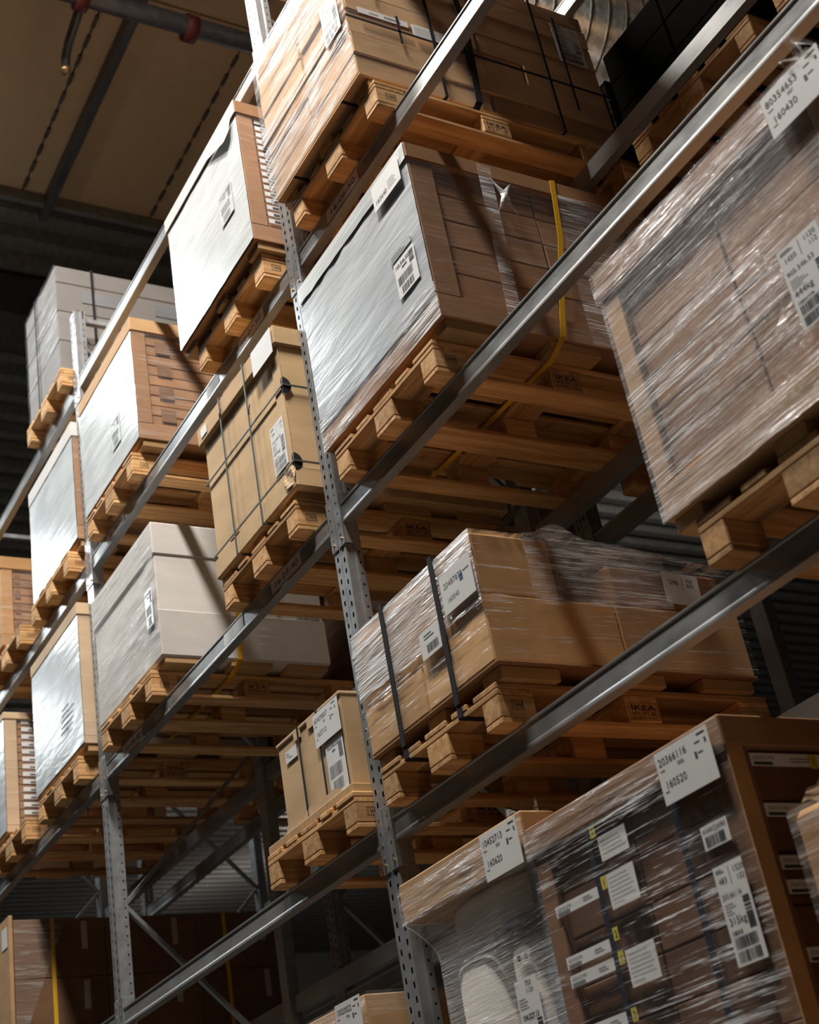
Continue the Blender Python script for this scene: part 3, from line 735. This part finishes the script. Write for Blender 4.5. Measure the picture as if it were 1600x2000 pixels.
label_on(r, (-1.93, yf - 0.013, z0 + 0.20), w=0.10, h=0.22, ink=half_label(0.10, 0.22, 52), inkmat='ink_faded', mat='glare_label_white', **FR)
part('yellow_strap', MB().ribbon([(x1 + 0.009, 0.405, z1 - 0.1), (x1 + 0.010, 0.40, L2 + 0.45), (x1 + 0.010, 0.385, z0 + 0.0), (x1 - 0.05, 0.35, L2 + 0.10)], 0.026, 0.002, (0, 1, 0.1)), 'yellow', r)
part('yellow_strap', MB().ribbon([(x1 - 0.05, 0.35, L2 + 0.10), (-2.3, 0.345, L2 + 0.097), (-2.75, 0.34, L2 + 0.10)], 0.024, 0.002, (0, 1, 0)), 'yellow', r)

# --- F3: small tan carton
x0, x1, yf, yb = -0.665, -0.075, -0.035, 1.0; z0 = L3 + 0.182; z1 = L3 + 0.585
r = root('small_tan_carton', 'small tan carton with white papers and two dark bands beside the central upright', 'carton', ((x0 + x1) / 2, (yf + yb) / 2, L3 + PH), 'wrapped loads')
part('base_board', MB().cbox(-0.80, -0.02, -0.07, 1.05, L3 + PH + 0.0005, L3 + 0.181, 0.003), 'foot_wood', r)
part('body', MB().cbox(x0, x1, yf, yb, z0, z1 - 0.004, 0.004), 'card_kraft', r)
part('top_cover', MB().cbox(x0 - 0.008, x1 + 0.004, yf - 0.006, yb, z1 - 0.014, z1, 0.003), 'card_pale', r)
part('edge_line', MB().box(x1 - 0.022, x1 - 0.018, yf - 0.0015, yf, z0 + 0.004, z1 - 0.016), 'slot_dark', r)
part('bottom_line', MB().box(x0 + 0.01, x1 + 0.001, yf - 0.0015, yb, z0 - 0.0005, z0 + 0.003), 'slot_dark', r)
for xx, w in ((-0.455, 0.013), (-0.275, 0.011)): part('strap', loop('x', xx, yf - 0.007, yb + 0.003, L3 + 0.149, z1 + 0.002, w), 'strap_black', r)
for xx in (-0.47, -0.34): part('corner_guard', MB().cbox(xx - 0.03, xx + 0.03, yf - 0.0065, yf - 0.001, z1 - 0.05, z1 - 0.012, 0.001), 'card_pale', r)
part('torn_edge', MB().grid(12, 2, lambda u, v: (x0 + 0.01 + 0.5 * u, yf - 0.012 - 0.006 * math.sin(29 * u), z0 + 0.004 + 0.032 * v + (0.012 * math.sin(17 * u) if v else 0))), 'card_pale', r)
label_on(r, (-0.305, yf - 0.010, 3.527), w=0.225, h=0.140, ink=doc('60459807', '160710', 4), inkmat='ink_faded', **FR)
label_on(r, (-0.245, yf - 0.0035, 3.298), w=0.15, h=0.222, ink=half_label(0.15, 0.222, 61), inkmat='ink_faded', **FR)
label_on(r, (-0.597, yf - 0.0035, 3.573), w=0.108, h=0.05, ink=Ink().lines(0.008, 0.036, 0.05, 2, 0.01).lines(0.03, 0.016, 0.09, 1, 0.01), inkmat='ink_faded', **FR)

# --- N3l: brown cartons, two wide black straps
x0, x1, yf, yb = 0.178, 1.052, -0.082, 1.07; z0 = L3 + 0.205; z1 = L3 + 0.69; zm = L3 + 0.452
r = root('strapped_cartons', 'film-wrapped brown cartons bound by two wide black straps', 'wrapped load', ((x0 + x1) / 2, (yf + yb) / 2, L3 + PH), 'wrapped loads')
feet(r, x0, x1, yf, yb, z0 - 0.012, h=0.047)
part('base_sheet', MB().cbox(x0, x1 + 0.006, yf, yb, z0 - 0.011, z0, 0.003), 'card_brown', r)
for i in range(2):
    for j in range(2):
        xa = x0 + 0.437 * i; ya = yf + (0.0, 0.565)[j]; yc = yf + (0.562, 1.15)[j]
        part('carton', MB().cbox(xa + 0.002, xa + 0.434, ya, yc, z0 + 0.0005, zm, 0.006), 'card_amber' if j == 0 else 'card_tan', r)
    part('carton', MB().cbox(x0 + 0.437 * i + 0.004, x0 + 0.437 * i + 0.432, yf + 0.004, yf + 0.33, zm + 0.001, z1 - 0.004, 0.006), 'card_amber', r)
part('carton', MB().cbox(x0 + 0.03, x1 - 0.02, yf + 0.58, yf + 1.13, zm + 0.001, z1 - 0.06, 0.02), 'card_brown', r)
w1 = wavy(3, 0.006); w2 = wavy(9, 0.012)
topz = lambda y: z1 + 0.004 + (0.055 * math.exp(-((y - 0.28) / 0.08) ** 2)) - 0.02 * max(0, (y - 0.45)) - (0.07 * max(0, y - 0.55))
part('stretch_film', MB().grid(24, 20, lambda u, v: (x0 - 0.007 + (x1 - x0 + 0.014) * u, yf - 0.007 - abs(w1(3 * u, 3 * v)), z0 + (zm - 0.02 - z0) * v)), 'film_streak', r, True)
part('stretch_film', MB().grid(24, 20, lambda u, v: (x0 - 0.007 + (x1 - x0 + 0.014) * u, yf - 0.008 - abs(w1(5 * u, 3 * v)) * min(1, 6 * (1 - v)), zm - 0.03 + (z1 + 0.004 - zm + 0.03) * v)), 'film_white', r, True)
part('stretch_film', MB().grid(36, 24, lambda u, v: (x1 + 0.007 + abs(w2(5 * u, 3 * v)) * min(1, 6 * u), yf - 0.007 + (yb - yf + 0.014) * u, z0 + (topz(yf + (yb - yf) * u) - z0) * v)), 'film_streak', r, True)
part('stretch_film', MB().grid(20, 36, lambda u, v: (x0 + (x1 - x0 + 0.007) * u, yf - 0.007 + (yb - yf + 0.014) * v, topz(yf + (yb - yf) * v) + w2(6 * u, 7 * v) * (1 - u) * 0.8)), 'film_heavy', r, True)
part('stretch_film', MB().grid(24, 14, lambda u, v: (x1 + 0.020 + abs(w2(7 * u, 3 * v)) * 0.6, 0.12 + 0.62 * u, zm - 0.04 + 0.03 * u + (topz(0.12 + 0.62 * u) - zm + 0.036 - 0.03 * u) * v)), 'film_cloudy', r, True)
part('film_knot', MB().grid(10, 8, lambda u, v: (x1 - 0.02 - 0.10 * v, 0.20 + 0.16 * u, z1 + 0.01 + 0.05 * math.sin(3.1 * u) * math.sin(3.1 * v) + 0.01 * math.sin(23 * u + 9 * v))), 'film_heavy', r, True)
for xx in (0.435, 0.812):
    part('strap', MB().box(xx - 0.014, xx + 0.014, yf - 0.019, yf - 0.016, L3 + 0.1455, z1 + 0.016).box(xx - 0.014, xx + 0.014, yf - 0.019, yb, z1 + 0.016, z1 + 0.019), 'strap_black', r)
    part('strap_end', MB().box(xx - 0.014, xx + 0.014, -0.0975, -0.094, L3 + 0.096, L3 + 0.1440).box(xx - 0.014, xx + 0.014, -0.0975, 0.066, L3 + 0.0955, L3 + 0.0990), 'strap_black', PAL['N3l'])
label_on(r, (0.845, yf - 0.016, 3.56), w=0.205, h=0.145, ink=Ink().text('20487878', 0.02, 0.09, 0.022).text('160540', 0.03, 0.035, 0.018).rect(0.15, 0.10, 0.19, 0.104), inkmat='ink_faded', more=[(Ink().rect(0.125, 0.075, 0.145, 0.098), 'ink_blue')], **FR)
label_on(r, (0.655, yf - 0.015, 3.475), w=0.135, h=0.10, ink=Ink().code(0.04, 0.015, 0.12, 0.045, 6).lines(0.03, 0.08, 0.12, 2, 0.012, 0.003), **FR)
label_on(r, (x1 + 0.016, 0.72, zm + 0.02), w=0.17, h=0.13, ink=Ink().text('246', 0.03, 0.08, 0.020).rect(0.09, 0.06, 0.092, 0.11).text('750', 0.11, 0.095, 0.015).text('800', 0.11, 0.075, 0.015), rot=-0.05, **SD)

# --- N3r: large film-streaked load at right
x0, x1, yf, yb = 1.995, 2.95, -0.115, 1.08
r, cs = tray_load('streaked_load', 'large carton load behind streaky cloudy film at the right edge', x0, x1, yf, yb, L3 + F, L3 + 1.05, L3 + 0.958, 6, 2, 'card_brown', 'card_tan', None, 0.10, 16, lidmat='card_brown', nx=2, post=0.07)
part('stretch_film', shell(x0, x1, yf, yb, L3 + F - 0.004, L3 + 0.955, 6, 0.006, 'f', 22), 'film_cloudy', r, True)
part('stretch_film', shell(x0 - 0.008, x1, yf - 0.008, yb, L3 + 0.94, L3 + 1.05, 9, 0.004, 'f', 22), 'film_cloudy', r, True)
label_on(r, (2.775, yf - 0.024, 3.99), w=0.215, h=0.135, ink=doc('80354653', '160430', 7, 0.215, 0.135), **FR)
label_on(r, (2.655, yf - 0.020, 3.46), w=0.145, h=0.245, ink=tag_label(0.145, 0.245, ('1450', '1120'), '905.546.53', '444kg', 71), **FR)
part('film_tail', MB().grid(8, 8, lambda u, v: (2.88 + 0.09 * u, yf - 0.01 - 0.03 * math.sin(9 * u + 4 * v), L3 + 1.045 + 0.07 * v * math.sin(2.5 * u + 0.5))), 'film_heavy', r, True)

# --- top shelf right of the near upright: unseen loads added to cast shade
for kx, nm in ((1.17, 'centre'), (2.10, 'right')):
    P('N0' + nm, kx, 0, 'unseen pallet added on the top shelf for shade, %s slot' % nm)
    x0, x1, yf, yb, z0 = kx - 0.02, kx + 0.82, -0.085, 1.10, L0 + PH
    r = root('added_top_load', 'unseen tan carton stack added on the top shelf for shade, %s slot' % nm, 'wrapped load', ((x0 + x1) / 2, (yf + yb) / 2, z0), 'wrapped loads')
    cartons(r, x0, x1, yf, yb, z0 + 0.0005, z0 + 0.95, 4, 2, 2, 'card_tan', 61)
    part('stretch_film', shell(x0, x1, yf, yb, z0 + 0.004, z0 + 0.95, 61, 0.004, 'fs'), 'film_clear', r, True)

# --- C0: white cartons with hand holes
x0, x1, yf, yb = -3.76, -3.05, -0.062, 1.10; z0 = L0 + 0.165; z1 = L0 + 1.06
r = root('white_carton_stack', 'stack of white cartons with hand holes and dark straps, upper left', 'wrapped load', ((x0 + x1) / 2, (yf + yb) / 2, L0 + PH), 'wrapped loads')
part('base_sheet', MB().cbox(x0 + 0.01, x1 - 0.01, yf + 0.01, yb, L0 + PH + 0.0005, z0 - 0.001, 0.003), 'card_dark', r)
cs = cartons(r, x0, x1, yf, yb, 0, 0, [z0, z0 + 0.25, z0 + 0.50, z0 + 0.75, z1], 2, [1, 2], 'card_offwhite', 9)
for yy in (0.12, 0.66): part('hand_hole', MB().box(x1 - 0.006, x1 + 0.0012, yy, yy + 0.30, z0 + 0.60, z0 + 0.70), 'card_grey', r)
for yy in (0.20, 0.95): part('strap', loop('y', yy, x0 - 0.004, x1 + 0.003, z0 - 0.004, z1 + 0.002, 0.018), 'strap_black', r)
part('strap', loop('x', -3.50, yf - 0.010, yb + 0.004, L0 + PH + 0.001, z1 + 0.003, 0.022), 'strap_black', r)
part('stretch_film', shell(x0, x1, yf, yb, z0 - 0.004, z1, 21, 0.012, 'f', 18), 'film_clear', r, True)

# --- C1, C2, C1b, C2b: blocks left of the far upright
r, cs = tray_load('white_front_load', 'wrapped block with painted white glare just left of the far upright on the second shelf', -3.955, -3.003, -0.032, 1.08, L1 + F, L1 + 1.06, L1 + 0.95, 7, 2, 'card_brown', 'card_brown', 'glare_label_white', 0.10, 17, lidmat='card_white')
r, cs = tray_load('white_front_load', 'lower wrapped block with painted white glare and black print lines left of the far upright', -4.0, -3.04, -0.056, 1.08, L2 + F, L2 + 1.10, L2 + 1.02, 12, 2, 'card_brown', 'card_pale', 'glare_label_white', 0.05, 18)
for k in range(5): label_on(r, (-3.42 + 0.01 * k, -0.072, L2 + 0.38 + k * 0.035), w=0.13, h=0.012, name='print_line', mat='ink_faded', **FR)
for k in range(16): label_on(r, (-3.05, 0.09, L2 + 0.27 + k * 0.045), w=0.22, h=0.028, name='sticker', ink=Ink().rect(0.05, 0.006, 0.12, 0.018), **SD)
r, cs = tray_load('brown_tray_load', 'brown boxes in a brown tray at the left edge of the photo', -5.50, -4.585, -0.075, 1.05, L1 + F, L1 + 0.90, L1 + 0.80, 8, 2, 'card_brown', 'card_orange', None, 0.09, 19)
for k in range(4): label_on(r, (-4.597, 0.03, L1 + 0.33 + k * 0.12), w=0.04, h=0.075, name='sticker', mat='card_dark', **SD)
part('film_tail', MB().grid(4, 8, lambda u, v: (-4.572, 0.30 + 0.16 * u, L1 + F + 0.68 * v)), 'film_clear', r, True)
r, cs = tray_load('stickered_load', 'tall boxes with rows of white stickers at the left edge', -5.55, -4.62, -0.075, 1.05, L2 + F, L2 + 1.04, L2 + 0.99, 13, 2, 'card_brown', 'card_pale', 'glare_label_white', 0.05, 20)
for k in range(14): label_on(r, (-4.632, 0.045, L2 + 0.26 + k * 0.054), w=0.17, h=0.032, name='sticker', ink=Ink().rect(0.05, 0.006, 0.11, 0.016), **SD)
part('film_tail', MB().grid(4, 8, lambda u, v: (-4.612, 0.27 + 0.14 * u, L2 + F + 0.80 * v)), 'film_heavy', r, True)
part('yellow_strap', MB().ribbon([(-4.60, 0.58, L2 + 0.30), (-4.60, 0.56, L2 + F), (-4.62, 0.55, L2 + 0.148)], 0.026, 0.002, (0, 1, 0.1)), 'yellow', r)

# --- C3: long dark brown cartons
x0, x1, yf, yb = -5.50, -4.55, -0.08, 1.22; z0 = L3 + F; z1 = L3 + 0.935
r = root('long_carton_load', 'long dark brown wrapped cartons with yellow straps at lower left', 'wrapped load', ((x0 + x1) / 2, (yf + yb) / 2, L3 + PH), 'wrapped loads')
yb2 = 1.80
feet(r, x0, x1, yf, 1.10, z0)
part('lit_front_face', MB().cbox(x0, x1 + 0.004, yf - 0.03, yf - 0.004, z0, z1 + 0.03, 0.003), 'card_tan', r)  # lit front of the brown cartons, its light painted as tan
for i, (a, b) in enumerate(((yf, 0.52), (0.523, 1.16), (1.163, yb2))):
    for k in range(2):
        za, zb = z0 + k * 0.375, z0 + k * 0.375 + 0.372
        part('carton', MB().cbox(x0, x1, a, b, za + 0.0005, min(zb, z1), 0.004), 'card_dark', r)
        part('carton_tape', MB().box(x1, x1 + 0.001, (a + b) / 2 + 0.14, (a + b) / 2 + 0.18, zb - 0.20, zb - 0.02), 'tape', r)
for yy in (0.17, 1.36): part('yellow_strap', loop('y', yy, x0 - 0.003, x1 + 0.003, z0 - 0.003, z1 + 0.002, 0.026), 'yellow', r)
part('stretch_film', MB().grid(8, 10, lambda u, v: (x1 + 0.007, yf + (0.34 - 0.30 * (1 - v)) * u, z0 + (z1 - z0) * v)), 'film_clear', r, True)
label_on(r, (-4.70, yf - 0.032, z1 - 0.16), w=0.12, h=0.13, **FR)

# --- L4a: rolled white bundles under an overhanging lid
x0, x1, yf, yb = 0.205, 1.005, -0.08, 1.05
r = root('rolled_bundles', 'rolled white bundles under an overhanging brown lid wrapped in tight film', 'wrapped load', (0.61, 0.5, L4 + PH), 'wrapped loads')
part('base_sheet', MB().cbox(0.30, 1.01, -0.05, 1.05, L4 + PH + 0.0005, L4 + 0.165, 0.003), 'card_brown', r)
def bundle(xa, xb, ya, yb_, za, zb, seg=36):
    mb = MB(); cx, cy, rx, ry = (xa + xb) / 2, (ya + yb_) / 2, (xb - xa) / 2, (yb_ - ya) / 2; rings = []
    for z, k in ((za, 0.97), (za + 0.02, 1), (zb - 0.05, 1), (zb - 0.022, 0.96), (zb - 0.006, 0.85), (zb, 0.6)):
        rings.append(len(mb.v))
        for q in range(seg):
            a = 2 * math.pi * q / seg; c, d = math.cos(a), math.sin(a); e = 0.55
            mb.v.append((cx + rx * k * math.copysign(abs(c) ** e, c), cy + ry * k * math.copysign(abs(d) ** e, d), z))
    for a, b in zip(rings, rings[1:]):
        for q in range(seg): mb.f.append((a + q, a + (q + 1) % seg, b + (q + 1) % seg, b + q))
    mb.f.append(tuple(rings[-1] + q for q in range(seg))); mb.f.append(tuple(rings[0] + q for q in reversed(range(seg))))
    return mb
for xa, xb in ((0.358, 0.705), (0.708, 0.920)):
    for ya in (-0.044, 0.33, 0.70):
        part('bundle', bundle(xa, xb, ya, ya + 0.36, L4 + 0.166, L4 + 0.735), 'fabric_white', r, True)
for ya in (-0.038, 0.33, 0.70): part('upper_bundle', bundle(0.362, 0.920, ya, ya + 0.36, L4 + 0.737, L4 + 0.920), 'fabric_white', r, True)
part('side_panel', MB().cbox(0.922, 1.012, -0.040, 0.04, L4 + 0.166, L4 + 0.915, 0.004), 'panel_grey', r)
part('black_band', MB().cbox(0.69, 1.013, -0.049, -0.044, L4 + 0.705, L4 + 0.765, 0.002), 'strap_black', r)
part('grey_band', MB().cbox(0.358, 0.69, -0.049, -0.045, L4 + 0.715, L4 + 0.75, 0.002), 'panel_grey', r)
part('lid', MB().cbox(x0, x1, yf, yb, L4 + 0.922, L4 + 1.058, 0.005), 'card_tan', r)
w3 = wavy(31, 0.010)
def tight(u, v):
    z = L4 + 0.17 + (L4 + 0.925 - L4 - 0.17) * v; s = max(0, (v - 0.78) / 0.22) ** 1.6
    xa = 0.352 + (x0 - 0.004 - 0.352) * s; ya = -0.052 + (yf - 0.006 + 0.052) * s
    return (xa + (1.016 - xa) * u, ya - abs(w3(2 * u, 2 * v)) * 0.4, z)
def tight_l(u, v):
    a = tight(0, v); b = (a[0] + 0.004, 1.05, a[2]); return tuple(b[i] + (a[i] - b[i]) * u for i in range(3))
part('stretch_film', MB().grid(20, 30, tight), 'film_milky', r, True)
part('stretch_film', MB().grid(6, 30, tight_l), 'film_milky', r, True)
part('stretch_film', shell(x0, x1, yf, yb, L4 + 0.91, L4 + 1.035, 33, 0.008, 'f', 20), 'film_heavy', r, True)
part('film_tail', MB().grid(8, 6, lambda u, v: (0.86 + 0.20 * u, -0.02 - 0.03 * math.sin(8 * u), L4 + 1.06 + 0.045 * v * (0.6 + 0.4 * math.sin(11 * u)))), 'film_heavy', r, True)
label_on(r, (0.785, yf - 0.018, L4 + 0.895), w=0.215, h=0.148, ink=doc('10452713', '160620', 9, 0.215, 0.148), **FR)
i = Ink().text('750', 0.055, 0.185, 0.016).text('1120', 0.055, 0.165, 0.014).lines(0.008, 0.15, 0.07, 4, 0.009, 0.002).text('104.527.13', 0.01, 0.09, 0.016, 0.09, 0.02).text('121kg', 0.03, 0.055, 0.018).code(0.085, 0.01, 0.112, 0.085, 3, True, 0.004)
label_on(r, (0.755, -0.0515, L4 + 0.38), w=0.12, h=0.21, ink=i, **FR)
label_on(r, (0.795, -0.0515, L4 + 0.635), w=0.075, h=0.03, mat='fabric_white', name='care_mark', ink=Ink().frame(0.006, 0.008, 0.020, 0.022, 0.003).frame(0.045, 0.008, 0.059, 0.022, 0.003), **FR)

# --- L4b: brown cartons with yellow number stickers
x0, x1, yf, yb = 1.03, 1.948, -0.085, 1.10
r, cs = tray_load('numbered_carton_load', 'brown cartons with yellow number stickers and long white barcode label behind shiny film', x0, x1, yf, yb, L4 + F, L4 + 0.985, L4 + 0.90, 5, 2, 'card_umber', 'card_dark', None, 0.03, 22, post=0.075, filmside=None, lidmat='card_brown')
part('corner_strip', MB().cbox(x1 - 0.003, x1 + 0.003, yf - 0.002, yf + 0.055, L4 + F, L4 + 0.90, 0.001), 'card_orange', r)
part('stretch_film', shell(x0, x1, yf, yb, L4 + F - 0.004, L4 + 0.90, 36, 0.004, 'f', 22), 'film_lines', r, True)
part('stretch_film', shell(x0 - 0.008, x1, yf - 0.008, yb, L4 + 0.885, L4 + 0.98, 37, 0.008, 'f', 22), 'film_heavy', r, True)
for xx in (1.315, 1.703): part('strap', loop('x', xx, yf - 0.002, yb + 0.002, L4 + F - 0.003, L4 + 0.902, 0.022), 'strap_blue', r)
yq = yf - 0.0035
label_on(r, (1.695, yf - 0.020, L4 + 0.825), w=0.225, h=0.145, ink=doc('20366116', '160520', 12, 0.225, 0.145), **FR)
label_on(r, (1.787, yq - 0.008, 2.425), w=0.104, h=0.062, ink=Ink().text('AVARCJ26983', 0.006, 0.042, 0.013, 0.09).code(0.01, 0.006, 0.085, 0.034, 81), **FR)
label_on(r, (1.792, yq - 0.008, 2.128), w=0.112, h=0.250, ink=tag_label(0.112, 0.250, ('483', '1320'), '203.661.16', '315kg', 82), **FR)
for (xx, zz, hh) in ((1.357, 2.535, 0.07), (1.354, 2.398, 0.10), (1.362, 2.183, 0.10)):
    label_on(r, (xx, yq, zz), w=0.13, h=hh, ink=Ink().lines(0.01, hh - 0.015, 0.12, int(hh / 0.012) - 1, 0.012, 0.0015, 5), inkmat='ink_faded', **FR)
for k, (zz, tx) in enumerate(((2.610, '1'), (2.462, '1'), (2.318, '2'), (2.252, '1'), (2.100, '2'))):
    label_on(r, (1.331, yq - 0.001, zz), w=0.024, h=0.036, ink=Ink().text(tx, 0.006, 0.008, 0.020), mat='yellow_sticker', name='number_sticker', **FR)
for (zz, hh) in ((2.448, 0.032), (2.298, 0.034), (2.246, 0.034), (2.100, 0.034), (1.985, 0.034)):
    label_on(r, (1.092, yq, zz), w=0.215, h=hh, ink=Ink().text('ADHOLMA', 0.01, hh - 0.016, 0.010).rect(0.008, 0.004, 0.07, 0.012).lines(0.14, 0.02, 0.20, 2, 0.008), name='name_strip', inkmat='ink_faded', **FR)
for n, (zz, wd) in enumerate(((2.605, 0.30), (2.468, 0.30), (2.330, 0.28), (2.268, 0.28), (2.10, 0.28))):
    label_on(r, (x1 - 0.0125, 0.00, zz), w=wd, h=0.036, ink=Ink().text('ADHOLMA', 0.01, 0.018, 0.011).rect(0.008, 0.003, 0.075, 0.012).lines(0.14, 0.02, 0.26, 2, 0.008), name='name_strip', **SD)
label_on(r, (x1 - 0.0110, 0.21, 2.600), w=0.030, h=0.040, ink=Ink().text('1', 0.009, 0.010, 0.020), mat='yellow_sticker', name='number_sticker', **SD)

# --- L4c, L4d
x0, x1, yf, yb = -0.70, -0.137, -0.085, 1.0; z0 = L4 + 0.17; z1 = L4 + 0.775
r = root('wrapped_carton', 'tan carton top under film with a white paper, bottom centre', 'wrapped load', ((x0 + x1) / 2, (yf + yb) / 2, L4 + PH), 'wrapped loads')
part('base_sheet', MB().cbox(x0 - 0.08, x1, yf, yb, L4 + PH + 0.0005, z0 - 0.0005, 0.003), 'card_brown', r)
cartons(r, x0, x1, yf, yb, 0, 0, [z0, z0 + 0.3, z1], 1, 2, 'card_tan', 3)
part('stretch_film', shell(x0, x1, yf, yb, z0, z1, 41, 0.006, 'f'), 'film_heavy', r, True)
part('stretch_film', MB().grid(14, 8, lambda u, v: (x1 + 0.010, yf + 0.9 * u, z1 - 0.09 * (1 - v) * (1 - u) + 0.004)), 'film_heavy', r, True)
label_on(r, (-0.345, yf - 0.018, z1 - 0.145), w=0.20, h=0.145, ink=doc('10020022', '160710', 14, 0.20, 0.145), **FR)
x0, x1, yf, yb = 2.125, 2.90, -0.12, 1.0; z0 = L4 + 0.17; z1 = L4 + 0.655
r = root('film_bale', 'tan film-wrapped bale at the lower right corner', 'wrapped load', ((x0 + x1) / 2, (yf + yb) / 2, L4 + PH), 'wrapped loads')
part('base_sheet', MB().cbox(x0, x1, yf, yb, L4 + PH + 0.0005, z0 - 0.0005, 0.003), 'card_brown', r)
part('bale', MB().cbox(x0, x1, yf, yb, z0, z1, 0.018), 'card_orange', r)
w4 = wavy(44, 0.02)
part('stretch_film', shell(x0, x1, yf, yb, z0, z1 + 0.004, 45, 0.006, 'ftl', 20), 'film_clear', r, True)
part('film_tail', MB().grid(10, 6, lambda u, v: (x0 + 0.02 + 0.3 * u, yf + 0.03 + 0.1 * v, z1 + 0.02 + 0.06 * math.sin(2.8 * u) * (1 - v) + 0.01 * math.sin(21 * u + 5 * v))), 'film_heavy', r, True)

# --- second rack row: dark loads added behind to cast shade
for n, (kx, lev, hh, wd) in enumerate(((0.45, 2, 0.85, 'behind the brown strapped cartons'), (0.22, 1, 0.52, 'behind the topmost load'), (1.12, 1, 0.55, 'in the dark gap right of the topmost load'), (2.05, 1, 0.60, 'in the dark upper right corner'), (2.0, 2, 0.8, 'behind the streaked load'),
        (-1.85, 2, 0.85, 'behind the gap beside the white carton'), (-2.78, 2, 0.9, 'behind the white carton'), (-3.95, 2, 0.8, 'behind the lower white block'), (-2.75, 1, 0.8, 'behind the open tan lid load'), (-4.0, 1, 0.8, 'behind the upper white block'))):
    P('B%d' % n, kx, lev, 'pallet added in the back row for shade, %s' % wd, y=Y2 - 0.078, stamps=False)
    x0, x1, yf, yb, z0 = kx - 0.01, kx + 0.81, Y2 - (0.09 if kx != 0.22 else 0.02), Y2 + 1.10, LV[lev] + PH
    r = root('added_back_load', 'dark cartons added in the back row for shade, %s' % wd, 'wrapped load', ((x0 + x1) / 2, (yf + yb) / 2, z0), 'added back row loads')
    cartons(r, x0, x1, yf, yb, z0 + 0.0005, z0 + hh, 3, 2, 2, 'card_umber' if lev == 2 else 'shade_black', 80 + n)
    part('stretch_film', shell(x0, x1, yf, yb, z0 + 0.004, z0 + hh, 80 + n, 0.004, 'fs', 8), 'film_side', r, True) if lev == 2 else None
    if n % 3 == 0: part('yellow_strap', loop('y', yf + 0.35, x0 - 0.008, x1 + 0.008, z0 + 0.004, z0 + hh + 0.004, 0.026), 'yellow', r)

# ------------------------------------------------------------------ services under the roof
r = root('sprinkler_pipe', 'grey sprinkler pipe with red couplings under the beige ceiling', 'pipe', (-2.2, 0.5, 9.95))
part('pipe', MB().tube([(-2.25, -5.5, 10.0), (-2.2, 0.3, 10.0), (-2.12, 7.0, 10.0)], 0.075, 14), 'pipe_steel', r, True)
for yy in (-0.03, 0.80): part('coupling', MB().tube([(-2.215, yy - 0.045, 10.0), (-2.215, yy + 0.045, 10.0)], 0.105, 14), 'red_paint', r, True)
part('drop_pipe', MB().tube([(-2.25, -0.02, 9.98), (-2.62, 0.0, 9.96), (-2.72, 0.01, 9.93), (-2.76, 0.015, 9.86)], 0.035, 10), 'pipe_steel', r, True)
part('sprinkler_head', MB().tube([(-2.76, 0.015, 9.87), (-2.762, 0.015, 9.82), (-2.764, 0.015, 9.80)], [0.03, 0.045, 0.02], 10), 'brass', r, True)
r = root('spiral_duct', 'silver spiral ventilation duct behind the topmost load', 'duct', (-0.9, 5.0, 8.9))
part('duct', MB().tube([(-0.95, 1.6, 9.5), (-0.95, 16.0, 9.5)], 0.55, 32), 'duct_steel', r, True)
ring = MB()
for k in range(40): part('seam_ring', MB().tube([(-0.95, 1.8 + k * 0.16, 9.5), (-0.95, 1.82 + k * 0.16, 9.5)], 0.558, 32), 'duct_steel', r, True)
r = root('roof_lamp', 'bright white roof lamp glimpsed above the streaked load', 'lamp', (-3.0, 6.0, 10.35))
part('housing', MB().cbox(-3.2, -2.8, 5.6, 6.4, 10.42, 10.50, 0.01), 'pipe_steel', r)
part('diffuser', MB().cbox(-3.16, -2.84, 5.64, 6.36, 10.38, 10.42, 0.005), 'lamp_glow', r)
